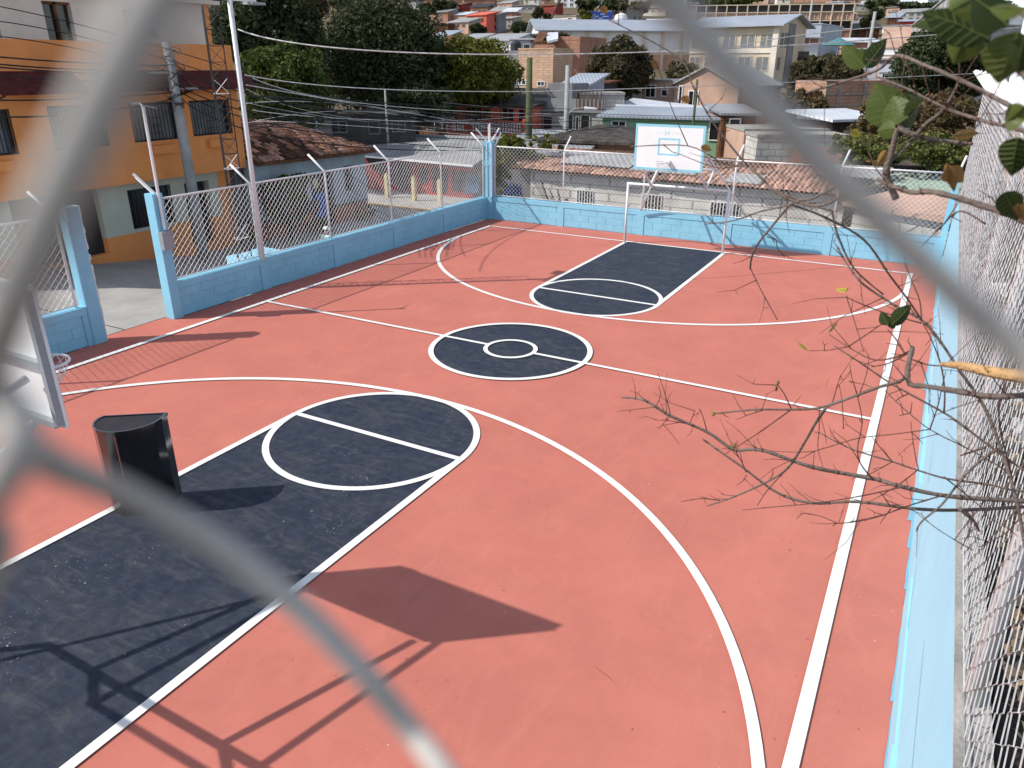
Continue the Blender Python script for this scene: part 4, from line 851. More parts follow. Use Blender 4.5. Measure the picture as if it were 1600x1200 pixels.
m = MB(); m.fbox(O, ex, ey, w + .001, w + .1, 3.2, 5.2, z0, z0 + h + .3); m.build('stair_opening', grayr, t)
house('white_shed', 'white shed with a grey corrugated roof right of the school block', 1212, 1275, 60, 98, 112, 112, 10, white, ('shed', corrl, 2.2, .3), [(.55, .98, .75, 1)], wmat=brickr)
house('blue_shed_side', 'tall blue grey sheet wall building right of the white shed', 1275, 1308, 38, 100, 112, 122, 9, bgw, ('flat', corrb, 0, .1))
# long brick school on the hill
t, O, ex, ey, w, h, z0 = house('brick_school', 'long two storey brick school with open galleries high on the hill', 1085, 1327, 10, 46, 185, 178, 10, brickr, ('flat', beige, 0, 1.2), cat='building')
nb = 15
for i in range(nb + 1): m = MB(); x = w * i / nb; m.fbox(O, ex, ey, x - .12, x + .12, -2.2, -1.9, z0 - 5, z0 + h); m.build('gallery_column', beige, t)
for k, (a, b, mt_) in enumerate(((.70, .97, darkm), (.36, .66, bricko), (.0, .3, darkm), (-.5, -.05, brickr))): m = MB(); m.fbox(O, ex, ey, 0, w, (-.4 if mt_ is darkm else -1.85), (-.35 if mt_ is darkm else -1.75), z0 + a * h, z0 + b * h); m.build('gallery_panel', mt_, t)
for k in (.66, .30, -.05): m = MB(); m.fbox(O, ex, ey, -.1, w + .1, -2.15, -.2, z0 + k * h + .01, z0 + k * h + .2); m.build('gallery_slab', beige, t)
for i in range(40):
    m = MB(); x = w * (i + .5) / 40; m.fbox(O, ex, ey, x - .07, x + .07, -1.95, -1.86, z0 + .36 * h, z0 + .64 * h); m.build('railing_post', beige, t)
# right hand cluster
t, O, ex, ey, w, h, z0 = house('brick_house', 'orange brick house with grey tie beams above the wooden shed', 1281, 1392, 130, 196, 58, 61, 3, bricko, ('flat', bricko, 0, .02), [(.28, .31, .22, .38)], cat='house')
for x in (0, .17, .52, .97): m = MB(); m.fbox(O, ex, ey, x * w, x * w + .22, -.05, -.002, z0, z0 + h); m.build('tie_column', conc, t)
for k in (.45, .72): m = MB(); m.fbox(O, ex, ey, 0, w, -.09, -.052, z0 + k * h, z0 + k * h + .1); m.build('tie_beam', conc, t)
t, O, ex, ey, w, h, z0 = house('wooden_shed', 'dark board shed with a bright tin roof edge below the orange brick house', 1296, 1372, 190, 222, 46, 47.5, 3, wood, ('shed', tin, .5, .5), [])
for i in range(16): m = MB(); x = w * i / 16; m.fbox(O, ex, ey, x + .02, x + w / 16 - .02, -.04 - .01 * (i % 2), -.003, z0, z0 + h); m.build('board', wood, t)
house('tiered_house', 'cream and pink tiered house on the right below the dark hillside', 1371, 1440, 76, 96, 96, 94, 8, white, ('shed', pinkr, 2.6, .1), [(.0, .98, .35, .5)], wmat=pinkr)
house('tiered_house_wing', 'white walled wing at the right end of the cream tiered house', 1425, 1456, 44, 70, 110, 110, 6, cream, ('flat', cream, 0, .1))
house('pink_plinth_house', 'orange pink wall under the cream tiered house', 1366, 1425, 96, 124, 88, 86, 5, bricko, ('flat', conc, 0, .05))
house('pale_blue_hut', 'pale blue hut with a dark lean to roof left of the blue tarpaulin', 1369, 1410, 97, 128, 76, 74, 4, bgw, ('flat', darkm, 0, .2))
house('lean_to', 'dark open lean to below the pale blue hut', 1376, 1418, 116, 136, 70, 69, 3, rust, ('flat', grayr, 0, .3), [(.1, .9, .1, .9)], wmat=darkm)
p = V(1412, 122, 72); m = MB(); m.slab([V(1411, 122, 71), V(1440, 116, 71), V(1444, 104, 75), V(1412, 105, 75)], .06); m.add([V(1412, 126, 71), V(1424, 126, 71), V(1424, 116, 71), V(1412, 117, 71), V(1412, 126, 71.1), V(1424, 126, 71.1), V(1424, 116, 71.1), V(1412, 117, 71.1)], [(0, 1, 2, 3), (7, 6, 5, 4), (0, 3, 7, 4), (1, 5, 6, 2)]); solo(m, 'blue_tarpaulin', tarp, 'bright blue tarpaulin stretched beside the dark mango tree', 'tarpaulin', tuple(p))
house('grey_barn', 'grey corrugated barn end under the skyline at the far right', 1522, 1600, 36, 56, 92, 96, 8, corr, ('gable', corrl, 3.2, .2))
house('orange_brick_shop', 'orange and white block wall at the right frame edge behind the tall fence', 1592, 1680, 108, 176, 30, 28, 5, bricko, ('flat', beige, 0, .05))
house('green_roof_shed', 'pale green roofed shed behind the right part of the far fence', 1310, 1512, 284, 300, 34, 30, 3.5, blockw, ('shed', pm('pale_green_sheet', (.38, .50, .40), .7, .15, 1, .3, kind='corr', bs=(1.3, 1)), .35, .3))
house('patched_roof_shed', 'pink and tan plank roof shed behind the right part of the far fence', 1330, 1512, 322, 350, 27.5, 24, 2.6, blockw, ('shed', pinkr, .35, .3))
house('back_hut', 'grey block hut between the far fence and the bush bank', 1240, 1345, 262, 290, 36, 35, 4, block, ('shed', ctile, .6, .3))
# street objects left middle
house('grey_shed_row', 'dark grey wall under the trees behind the clay tile roof', 395, 520, 178, 215, 46, 47, 3, grayr, ('flat', darkm, 0, .2), [(.55, .8, .1, .7)], wmat=tarp)
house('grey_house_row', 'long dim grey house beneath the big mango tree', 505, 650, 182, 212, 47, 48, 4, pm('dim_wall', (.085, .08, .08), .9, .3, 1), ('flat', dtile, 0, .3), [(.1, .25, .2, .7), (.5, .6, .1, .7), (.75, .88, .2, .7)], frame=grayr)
# hill houses
hill = [(500, 560, 4, 30, pinkr, corr, 'dim brick house behind the crown of the dark brown patched tree'), (636, 664, 15, 32, bricko, corr, 'tan brick house just right of the big mango tree top'), (640, 700, 22, 36, brickr, grayr, 'brick house with dark sheet roof right of the mango top'),
 (612, 650, 2, 10, block, darkm, 'grey house at the top edge above the mango tree'), (650, 690, 0, 8, brickr, corrl, 'brick house with white trim at the top edge'), (689, 724, 0, 9, pm('pale_yellow_render', (.62, .57, .36), .9, .1), conc, 'pale yellow hillside house with white eaves'), (725, 772, 0, 12, brickr, conc, 'brick hillside house right of the pale yellow one'), (704, 722, 9, 18, redr, rust, 'small dark red hillside house under the yellow one'),
 (694, 708, 12, 20, bricko, corr, 'small orange hillside hut'), (664, 690, 24, 36, cream, corrl, 'whitewashed hut in the middle of the hillside'), (684, 730, 25, 38, pinkr, tin, 'pale house with bright tin roof edge left of the coral house'), (672, 700, 38, 55, rust, grayr, 'brown brick hut with a dark window above the blue roof'), (700, 732, 36, 54, pinkr, corr, 'grey brown hut immediately left of the coral house'),
 (731, 760, 25, 50, coralw, coralw, 'bright coral two storey house on the hillside'), (760, 778, 24, 50, grayr, grayr, 'grey side block right of the bright coral house'), (778, 800, 30, 45, block, conc, 'grey block house between coral house and white framed one'), (735, 762, 12, 22, brickr, darkm, 'long dark roofed brick house above the coral house'), (786, 806, 19, 42, brickr, tin, 'white framed brick house right of the grey block'),
 (765, 786, 18, 28, white, corr, 'small white house with dark door above the grey block house'), (778, 800, 6, 14, bricko, corr, 'orange hut high above the white framed house'), (800, 835, 9, 18, block, corrl, 'pale sheet roof row high on the hill'), (832, 850, 0, 10, bricko, rust, 'orange house with dark windows at the top edge'), (842, 868, 10, 22, redr, rust, 'red house beyond the bare tree branch'),
 (824, 848, 37, 48, white, corrl, 'white house at the left end of the warehouse roof'), (856, 900, 27, 34, cream, conc, 'cream wall strip above the warehouse roof'), (700, 720, 55, 66, bgw, corrb, 'blue roofed house above the yellow green tree'), (680, 704, 56, 70, bgw, corrb, 'pale blue roofed hut touching the dark tree'), (690, 720, 62, 74, bricko, rust, 'orange hut peeping above the yellow green tree'),
 (1330, 1352, 8, 18, block, corrb, 'blue roofed hut right of the long brick school'), (1345, 1372, 0, 8, cream, conc, 'cream house at the top edge right of the school'), (1338, 1362, 24, 46, grayr, darkm, 'dark sheet roof house at the end of the school'), (1384, 1404, 12, 24, pinkr, corr, 'pink hut under the dark wood on the right hill'), (1404, 1440, 10, 22, block, corr, 'grey hut row under the dark wood on the right hill'),
 (1436, 1450, 10, 20, bricko, rust, 'brick red hut on the right hill'), (1402, 1442, 20, 34, block, corr, 'long grey wall on the right hill'), (1384, 1402, 28, 42, rust, corrb, 'rusty shack row behind the cream tiered house'), (1402, 1430, 34, 46, redr, corrb, 'dark red shack behind the cream tiered house'), (1320, 1370, 46, 72, rust, darkm, 'dark shacks between the blue grey building and the tiered house'),
 (1470, 1500, 14, 26, block, darkm, 'grey stone hut behind the broad leaves'), (1448, 1470, 0, 14, bgw, corr, 'blue grey house at the top edge near the broad leaves'), (1490, 1525, 20, 32, cream, rust, 'cream hut behind the broad leaves'), (905, 930, 0, 8, brickr, conc, 'brick hut at the top edge above the billboard'), (1040, 1085, 12, 24, brickr, corr, 'brick house behind the thick blurred wire'), (1000, 1040, 14, 22, cream, corr, 'pale house behind the warehouse roof'), (1150, 1200, -6, 4, pinkr, rust, 'pink house above the school roof'), (1240, 1300, -8, 4, brickr, conc, 'brick house above the right end of the school')]
rr = random.Random(3)
for i, (u0, u1, vt, vb, wm, rm, lb) in enumerate(hill):
    D = 75
    while D < 395 and V((u0 + u1) / 2, vb, D).z < terr(V((u0 + u1) / 2, vb, D)): D += 0
    # walk outwards until the line of sight touches the slope
    D = 75
    while D < 395:
        p = V((u0 + u1) / 2, vb, D)
        if p.z <= terr(p) + .2: break
        D += 2
    wn = [(a, a + .14, b, b + .26) for a in (.14, .44, .72) for b in ((.35,) if vt > vb - 14 else (.14, .6)) if rr.random() < .8]
    house('hillside_house', lb, u0, u1, vt, vb, D, D - rr.uniform(.2, .8) * (u1 - u0) * D / FPX, 4 + rr.random() * 3, wm, (rr.choice(['flat', 'shed', 'shed']), rm, rr.uniform(.6, 1.8), .4), wn, frame=wm)
rowsx = [('lowest', 118, 1.2), ('second', 150, 1.0), ('third', 185, 1.0), ('fourth', 230, 1.0), ('fifth', 285, 1.0), ('highest', 345, 1.0)]
ordn = ['first', 'second', 'third', 'fourth', 'fifth', 'sixth', 'seventh', 'eighth', 'ninth', 'tenth', 'eleventh', 'twelfth', 'thirteenth', 'fourteenth', 'fifteenth', 'sixteenth']
wallc = [(pinkr, 'pinkish'), (brickr, 'brick'), (bricko, 'orange brick'), (block, 'grey block'), (cream, 'cream'), (grayr, 'dark grey'), (bgw, 'pale blue'), (white, 'white')]
roofc = [(corr, 'grey'), (corrl, 'pale'), (rust, 'rusty'), (grayr, 'dark'), (tin, 'bright')]
for rn, D, f in rowsx:
    k = 0
    for j in range(16):
        u = 520 + (j + rr.uniform(.1, .9)) * (1060 / 16)
        if D < 300 and 630 < u < 885: continue
        if D < 140 and 830 < u < 1330: continue
        if D < 200 and 1060 < u < 1330: continue
        q = V(u, 60, D * rr.uniform(.96, 1.04)); z = terr(q)
        hh = rr.uniform(2.6, 5.2); ww = rr.uniform(5, 10); dd = (q - CAMP).length
        vb = 600 - FPX * ((CROT.transposed() @ (Vector((q.x, q.y, z)) - CAMP)).y / -(CROT.transposed() @ (Vector((q.x, q.y, z)) - CAMP)).z)
        w_, wn_ = rr.choice(wallc); r_, rn_ = rr.choice(roofc); D2 = (q - CAMP).dot(FH)
        wn = [(a, a + .13, b, b + .3) for a in (.12, .42, .72) for b in ((.35,) if hh < 3.6 else (.12, .58)) if rr.random() < .7]
        house('hillside_house', wn_ + ' house with ' + rn_ + ' roof, ' + ordn[j] + ' place along the ' + rn + ' row of the hill', u - ww * FPX / dd / 2, u + ww * FPX / dd / 2, vb - hh * FPX / dd, vb, D2, D2 - rr.uniform(-.2, .8) * ww, 5, w_, (rr.choice(['flat', 'shed', 'gable']), r_, rr.uniform(.5, 1.3), .4), wn, frame=w_)
# ---- billboard, tank, van, umbrella
t = thing('billboard', 'blue billboard with white lettering behind the warehouse roof', 'billboard', tuple(V(937, 36, 190)))
a = V(917, 32, 190); b = V(957, 32, 190); tp_ = V(917, 18, 190); m = MB(); e = (b - a).normalized(); m.add([a, b, b + Vector((0, 0, tp_.z - a.z)), a + Vector((0, 0, tp_.z - a.z))] + [q + FH * .2 for q in (a, b, b + Vector((0, 0, tp_.z - a.z)), a + Vector((0, 0, tp_.z - a.z)))], [(0, 1, 2, 3), (7, 6, 5, 4), (3, 2, 6, 7), (0, 4, 5, 1), (0, 3, 7, 4), (1, 5, 6, 2)]); pn = m.build('panel', bill, t)
m = MB(); H = tp_.z - a.z; Wd = (b - a).length
for (x0, x1, zz0) in ((.04, .3, .58), (.05, .42, .42), (.04, .38, .22), (.52, .66, .66), (.62, .82, .40), (.45, .6, .2)):
    q = a + e * Wd * x0 - FH * .05 + Vector((0, 0, H * zz0)); x = 0
    while x < Wd * (x1 - x0): m.add([q + e * x, q + e * (x + .22), q + e * (x + .22) + Vector((0, 0, H * .1)), q + e * x + Vector((0, 0, H * .1))], [(0, 1, 2, 3)]); x += .34
m.build('lettering', white, pn)
m = MB(); m.bar(a + e * 1, a + e * 1 + Vector((0, 0, -6)), .2); m.bar(b - e * 1, b - e * 1 + Vector((0, 0, -6)), .2); m.build('leg', darkm, t)
p = V(970, 33, 150); m = MB(); m.tube([p + Vector((0, 0, -.9)), p + Vector((0, 0, .4)), p + Vector((0, 0, 1.0)), p + Vector((0, 0, 1.3))], [1.1, 1.2, 1.0, .3], 14); solo(m, 'roof_tank', white, 'white dome topped tank above the warehouse ridge', 'tank', tuple(p))
p = V(1252, 104, 106); t = thing('dark_van', 'dark van parked by the white shed', 'van', tuple(p)); m = MB(); m.fbox(p, RH, FH, -1.6, 1.6, 0, 1.7, .35, 1.1); m.fbox(p, RH, FH, -1.5, .8, .1, 1.6, 1.101, 1.8); m.build('body', darkm, t)
for x in (-1.1, 1.0): m = MB(); q = p + RH * x + Vector((0, 0, .34)); m.tube([q - FH * .02, q + FH * .25], .34, 12); m.build('wheel', black, t)
m = MB(); m.fbox(p, RH, FH, -1.3, .6, .05, .098, 1.2, 1.7); m.build('window', glass, t)
p = V(1306, 92, 100); t = thing('market_umbrella', 'faded green and blue parasol beside the tall blue grey building', 'umbrella', tuple(p)); top = p + Vector((0, 0, 2.4)); m = MB(); ringp = [top + RH * 2.2 * math.cos(TP * i / 8) + FH * 2.2 * math.sin(TP * i / 8) - Vector((0, 0, .9)) for i in range(8)]
m.add([top] + ringp, [(0, i + 1, (i + 1) % 8 + 1) for i in range(8)]); m.build('canopy', pm('parasol_cloth', (.07, .25, .16), .8, .2, .7, 0, col2=(.07, .14, .28)), t); m = MB(); m.tube([p - Vector((0, 0, 2)), top], .05, 6); m.build('pole', whitem, t)

# ================================================================== UTILITY POLES
def upole(label, ub, vb, D, vt, ut, r, mat, arm=True, name='utility_pole'):
    a = V(ub, vb, D); zb = min(a.z, terr(a)); b = V(ub, vt, D); t = thing(name, label, 'pole', (a.x, a.y, zb))
    m = MB(); m.tube([(a.x, a.y, zb - .2), (a.x, a.y, b.z)], [r * 1.15, r * .8], 10); m.build('shaft', mat, t, True)
    if arm: m = MB(); m.bar(Vector((a.x, a.y, b.z - .35)) - RH * .8, Vector((a.x, a.y, b.z - .35)) + RH * .8, .09); m.build('cross_arm', mat, t)
    return t, Vector((a.x, a.y, b.z))
up1, UP1 = upole('mossy green wooden pole standing in front of the coral balcony house', 826, 224, 44, 90, 829, .2, poleg, False)
up2, UP2 = upole('pale concrete pole with a curved street lamp in front of the arched house', 884, 216, 43, 102, 886, .15, polec, False)
m = MB(); q = V(888, 178, 42.7); m.tube([q, q + RH * .3 + Vector((0, 0, .25)), q + RH * .9 + Vector((0, 0, .3))], .035, 6); a = m.build('lamp_arm', polec, up2); m = MB(); m.tube([q + RH * .85 + Vector((0, 0, .28)), q + RH * 1.5 + Vector((0, 0, .25))], [.1, .06], 8); m.build('lamp_head', white, up2)
up3, UP3 = upole('thin dark pole leaning by the gable house', 1083, 195, 50, 124, 1090, .09, poleg, False)
up4, UP4 = upole('thin pole with a small lamp among the cables under the big mango tree', 606, 215, 46, 140, 606, .07, polec, False)
up5, UP5 = upole('slim metal pole in front of the coral balcony house', 783, 212, 58, 150, 782, .06, darkm, False)
up6, UP6 = upole('white concrete pole on the hillside right of the school', 1350, 120, 90, 18, 1355, .2, polec, False)
up8, UP8 = upole('white utility pole in front of the long brick school', 1258, 80, 120, -10, 1262, .16, polec)
t = thing('utility_pole', 'grey concrete pole close to the orange facade carrying a knot of cables', 'pole', (-14.9, 4.0, -.4))
m = MB(); m.tube([(-14.9, 4.05, -.5), (-14.75, 3.8, 6.6)], [.2, .14], 10); m.build('shaft', polec, t, True)
m = MB()
for i in range(26):
    z = 4.6 + i * .07; a = random.uniform(0, 6.28); r = random.uniform(.15, .45); m.tube([Vector((-14.8, 3.85, z)) + Vector((math.cos(a + k * .8) * r, math.sin(a + k * .8) * r, random.uniform(-.15, .15))) for k in range(6)], .012, 4, False)
m.build('cable_knot', darkm, t)
for z, y in ((5.7, 3.5), (5.2, 4.3)): m = MB(); m.bar((-14.8, y - .5, z), (-14.8, y + .5, z), .06); m.build('bracket', polec, t)
p = oX(9.3, 1568, 190); t = thing('lamp_post', 'thick white painted post rising just behind the tall fence at the right edge', 'post', (9.3, p.y, 2.3)); m = MB(); m.tube([(9.3, p.y, 2.2), (9.3, p.y, 8.2)], .13, 12); m.build('shaft', whitem, t, True)
m = MB()
for dz in (0, .18, .34): m.tube([(8.6, 12.6, 5.1 + dz * .5), (9.0, 12.9, 5.55 + dz)], .024, 6)
solo(m, 'fence_arm', whitem, 'white slanting pipe arms on top of the tall fence near the right edge', 'pipe arm', (8.6, 12.6, 5.1))

# ================================================================== CABLES
def cable(pts, r, mat, label, sag=.0, n=28):
    P = [Vector(p) for p in pts]; out = []
    for a, b in zip(P, P[1:]):
        for i in range(n):
            t = i / n; q = a.lerp(b, t); q.z -= sag * 4 * t * (1 - t) * (b - a).length / 20; out.append(q)
    out.append(P[-1]); m = MB(); m.tube(out, r, 5); return solo(m, 'overhead_cable', mat, label, 'cable', tuple(P[0]))
def qc(A, B, C, n=40):                                            # parabola through three points
    A, B, C = Vector(A), Vector(B), Vector(C); return [A * (2 * (t - .5) * (t - 1)) + B * (-4 * t * (t - 1)) + C * (2 * t * (t - .5)) for t in [i / n for i in range(n + 1)]]
def cab3(A, B, C, r, mat, label): m = MB(); m.tube(qc(A, B, C), r, 5); return solo(m, 'overhead_cable', mat, label, 'cable', tuple(A))
cabw = pm('white_cable', (.72, .74, .72), .6, .25, 6, .2); cabk = pm('black_cable', (.015, .015, .017), .6, .2, 6)
cab3(oX(-8.55, 372, 46), V(905, 84, 22), V(1660, 36, 30), .018, cabw, 'thick white twisted cable running from the thin white pole across the whole view')
cab3(V(383, 117, 22), V(590, 139, 29), V(830, 143, 36), .016, cabw, 'thin white cable from the lattice mast to the mossy pole')
cab3(V(830, 143, 36), V(1180, 131, 42), V(1660, 108, 48), .018, cabw, 'thin white cable running right from the mossy pole to the frame edge')
cab3(V(1100, 100, 60), V(1250, 55, 62), V(1640, 28, 66), .03, cabw, 'pale cable passing in front of the school gable and the tiered house')
O1 = Vector((-14.8, 3.85, 5.4)); names = ['upper', 'second', 'third', 'fourth', 'fifth', 'lowest']
for i, (v0, z1) in enumerate(((86, 5.9), (97, 5.75), (102, 5.6), (114, 5.4), (158, 5.1), (182, 4.9))):
    cab3(oX(-14.6, -60, v0 - 3), oX(-14.6, 110, v0 + 11 - (14 if i > 3 else 0)), Vector((-14.8, 3.85, z1)), .022, cabk, names[i] + ' black cable crossing the orange facade left of the grey pole')
for i, (z, v1, D) in enumerate(((5.9, 205, 44), (5.6, 213, 46), (5.3, 222, 42), (5.1, 236, 40), (4.9, 228, 44))):
    cab3(Vector((-14.7, 4.0, z)), V(560, 178 + 13 * i, 30), V(905, v1 - 2, D), .02, cabk, names[i] + ' black cable sweeping from the grey pole over the corrugated roofs')
for i, (va, vb, vc) in enumerate(((42, 165, 178), (150, 168, 205), (172, 188, 195), (182, 192, 212), (190, 200, 225))):
    cab3(V(395, va + (80 if i == 0 else 0), 24), V(600, vb, 34), V(860 + 10 * i, vc, 44), .014, cabk if i % 2 else cabw, names[i] + ' thin cable in the bundle above the clay tile roof')
for i, (v0, v1, v2) in enumerate(((8, 40, 62), (36, 58, 80), (62, 78, 96))):
    cab3(oX(-14.2, -60, v0 - 8), oX(-14.2, 130, v1), oX(-14.2, 345, v2 + 40), .014, cabk, names[i] + ' thin cable in front of the cream top floor')
for i, (va, vb, vc) in enumerate(((175, 188, 196), (182, 208, 212), (160, 176, 190))):
    cab3(V(690, va, 50), V(900, vb, 44), V(1140, vc - 8, 42), .016, cabk, names[i] + ' black cable in front of the coral and green houses')

t = thing('cable_bundle', 'tangle of many thin dark cables sagging between the clay tile roof and mango trees', 'cables', (-14.7, 4, 4.8)); rc = random.Random(8)
for i in range(18):
    va = rc.uniform(120, 205); vm = va * .35 + rc.uniform(105, 135); ve = rc.uniform(165, 232); m = MB()
    m.tube(qc(V(385, va, 25), V(620, vm + 6, 36), V(rc.uniform(760, 980), ve, 44), 30), rc.choice([.010, .014, .018]), 4); m.build('cable', cabk if i % 4 else cabw, t)

# ================================================================== PERSON AND LIGHT BLUE BLOCK ON THE STREET
def skinned(name, verts, edges, radii, mat, parent, sub=2):
    me = bpy.data.meshes.new(name); off = woff(parent); me.from_pydata([tuple(Vector(v) - off) for v in verts], edges, []); o = bpy.data.objects.new(name, me); COL.objects.link(o); o.parent = parent
    md = o.modifiers.new('skin', 'SKIN'); o.data.materials.append(mat)
    for i, r in enumerate(radii): o.data.skin_vertices[0].data[i].radius = (r if isinstance(r, tuple) else (r, r))
    o.data.skin_vertices[0].data[0].use_root = True; md.use_smooth_shade = True
    s = o.modifiers.new('sub', 'SUBSURF'); s.levels = sub; s.render_levels = sub; return o
hp = oX(-10.0, 507, 352); px, py = hp.x, hp.y; gz = sz(py)
person = thing('person', 'person in a pale mint shirt and white cap walking along the street behind the fence', 'person', (px, py, gz))
f = Vector((.25, .97, 0)).normalized(); s_ = Vector((f.y, -f.x, 0)); B0 = Vector((px, py, gz)); up = Vector((0, 0, 1))
def pp(a, b, z): return B0 + f * a + s_ * b + up * z
bodyv = [pp(0, 0, .92), pp(.0, 0, 1.12), pp(.01, 0, 1.32), pp(.03, 0, 1.40), pp(.05, 0, 1.50), pp(.06, 0, 1.58),
         pp(.01, .19, 1.33), pp(-.04, .24, 1.06), pp(.08, .22, .84), pp(.12, .21, .76), pp(.01, -.19, 1.33), pp(-.02, -.24, 1.06), pp(.12, -.22, .86), pp(.16, -.21, .78),
         pp(.02, .09, .88), pp(.14, .10, .48), pp(.02, .10, .08), pp(.18, .10, .04), pp(.0, -.09, .88), pp(-.02, -.10, .48), pp(-.22, -.10, .10), pp(-.06, -.10, .04)]
be = [(0, 1), (1, 2), (2, 3), (3, 4), (4, 5), (2, 6), (6, 7), (7, 8), (8, 9), (2, 10), (10, 11), (11, 12), (12, 13), (0, 14), (14, 15), (15, 16), (16, 17), (0, 18), (18, 19), (19, 20), (20, 21)]
br_ = [.13, .12, .13, .055, .075, .09, .055, .042, .032, .03, .055, .042, .032, .03, .085, .06, .042, .035, .085, .06, .042, .035]
skinned('body', bodyv, be, br_, skin, person)
skinned('shirt', [pp(0, 0, .92), pp(0, 0, 1.12), pp(.01, 0, 1.33), pp(.02, 0, 1.41), pp(.01, .19, 1.34), pp(-.03, .235, 1.10), pp(.01, -.19, 1.34), pp(-.01, -.235, 1.10)], [(0, 1), (1, 2), (2, 3), (2, 4), (4, 5), (2, 6), (6, 7)], [(.17, .14), (.165, .14), (.165, .13), (.07, .07), (.085, .085), (.075, .075), (.085, .085), (.075, .075)], mint, person)
skinned('trousers', [pp(0, 0, .93), pp(.02, .09, .86), pp(.14, .10, .48), pp(.02, .10, .1), pp(0, -.09, .86), pp(-.02, -.10, .48), pp(-.20, -.10, .13)], [(0, 1), (1, 2), (2, 3), (0, 4), (4, 5), (5, 6)], [.15, .11, .08, .065, .11, .08, .065], trou, person)
m = MB(); hc = pp(.055, 0, 1.60)
for j in range(6):
    a = j / 5 * math.pi / 2
    for i in range(14): q = TP * i / 14; m.v.append(tuple(hc + Vector((math.cos(q) * .112 * math.cos(a), math.sin(q) * .112 * math.cos(a), .095 * math.sin(a)))))
for j in range(5):
    for i in range(14): m.f.append((j * 14 + i, j * 14 + (i + 1) % 14, (j + 1) * 14 + (i + 1) % 14, (j + 1) * 14 + i))
m.bar(hc + f * .09, hc + f * .19 - up * .01, .12, .015); m.build('cap', hatm, person, True)
m = MB(); m.bar(pp(.145, 0, 1.56), pp(.175, 0, 1.545), .025, .03); m.build('nose', skin, person)
m = MB(); m.box((-9.75, .7, sz(1) - .3), (-8.92, 2.1, .86)); solo(m, 'light_blue_block', bluep, 'light blue painted block against the outside of the court wall below the white pole', 'block', (-9.3, 1.4, 0))

# ================================================================== RUBBLE BEHIND THE RIGHT FENCE
rnd = random.Random(12); RUB = []
for i in range(26):
    x = 8.95 + rnd.random() ** 1.5 * 3.5; y = -12.5 + rnd.random() * 14; r = rnd.uniform(.06, .2); m = MB(); c = Vector((x, y, 2.28 + (x - 8.7) * .05))
    vs = [c + Vector((rnd.uniform(.6, 1) * r * a, rnd.uniform(.6, 1) * r * b, rnd.uniform(.5, .9) * r * d)) for a in (-1, 1) for b in (-1, 1) for d in (-1, 1)]
    m.add(vs, [(0, 1, 3, 2), (4, 6, 7, 5), (0, 4, 5, 1), (2, 3, 7, 6), (0, 2, 6, 4), (1, 5, 7, 3)]); RUB.append(m)
m = MB()
for q in RUB: m.add(q.v, q.f)
tag(m.build('rubble', concw), kind='stuff')
m = MB()
for i in range(9000):
    x = 8.75 + rnd.random() ** 1.4 * 6; y = -13.3 + rnd.random() * 28; c = Vector((x, y, 2.33 + (x - 8.7) * .05 + rnd.uniform(0, .05))); a = Vector((rnd.uniform(-1, 1), rnd.uniform(-1, 1), rnd.uniform(-.5, .5))).normalized() * rnd.uniform(.03, .09); b = a.cross(Vector((rnd.uniform(-.5, .5), rnd.uniform(-.5, .5), 1))).normalized() * a.length * .5
    m.add([c + a, c + b, c - a, c - b], [(0, 1, 2, 3)])
tag(m.build('leaf_litter', leafm('litter', (.16, .10, .05), (.28, .22, .16), .8, .9)), None, None, None, 'stuff')

# ================================================================== FOREGROUND TREES (branches reach in from the right)
def pw(path, r0, r1, n=6, jit=.0):                                  # path of (u, v, distance)
    P = [V(u, v, D) for u, v, D in path]; out = []
    for i in range(len(P) - 1):
        p0 = P[max(0, i - 1)]; p1 = P[i]; p2 = P[i + 1]; p3 = P[min(len(P) - 1, i + 2)]
        for k in range(5):
            t = k / 5; out.append(.5 * ((2 * p1) + (p2 - p0) * t + (2 * p0 - 5 * p1 + 4 * p2 - p3) * t * t + (-p0 + 3 * p1 - 3 * p2 + p3) * t ** 3))
    out.append(P[-1]); m = len(out); rs = [(r0 + (r1 - r0) * i / (m - 1)) * random.uniform(.88, 1.14) for i in range(m)]
    mb = MB(); mb.tube(out, rs, n); return mb
def bare(label, cat, name, D0, trunk, branches, rs=.56, spurs=True):
    t = thing(name, label, cat, trunk[0]); mb = MB(); mb.tube(trunk, [.05, .04, .03][:len(trunk)] if len(trunk) == 3 else .03, 8); mb.build('trunk', bark, t, True)
    rt = random.Random(len(branches))
    for (mt, r0, r1, path) in branches:
        mb = pw(path, r0 * rs, r1 * rs); k = len(mb.v) // 6; br = mb.build('branch' if r0 > .0035 else 'twig', mt, t, True)
        if spurs:
            sp = MB()
            for q in range(3, k - 1, 2 if r0 > .0035 else 3):
                if rt.random() < .6: continue
                c = sum((Vector(x) for x in mb.v[q * 6:q * 6 + 6]), Vector()) / 6; dr = (Vector(mb.v[min(k - 1, q + 1) * 6]) - Vector(mb.v[q * 6])).normalized()
                d1 = (dr * .5 + Vector((rt.gauss(0, .5), rt.gauss(0, .5), rt.gauss(.25, .5)))).normalized(); L = rt.uniform(.012, .05) * (2.2 if rt.random() < .2 else 1)
                c1 = c + d1 * L; c2 = c1 + (d1 + Vector((rt.gauss(0, .25), rt.gauss(0, .25), rt.gauss(0, .25)))).normalized() * L * .8
                sp.tube([c, c1, c2], [.0011, .0008, .0005], 4)
                sp.tube([c1, c1 + Vector((rt.gauss(0, .3), rt.gauss(0, .3), rt.gauss(0, .3))) * .02], [.0008, .0004], 3)
                sp.tube([c - dr * .002, c + dr * .002], r0 * rs * 1.25 * (1 - .5 * q / k), 6)
            if sp.v: tag(sp.build('spur_twigs', twigm, br, True), kind='stuff')
    return t
K = 1.75
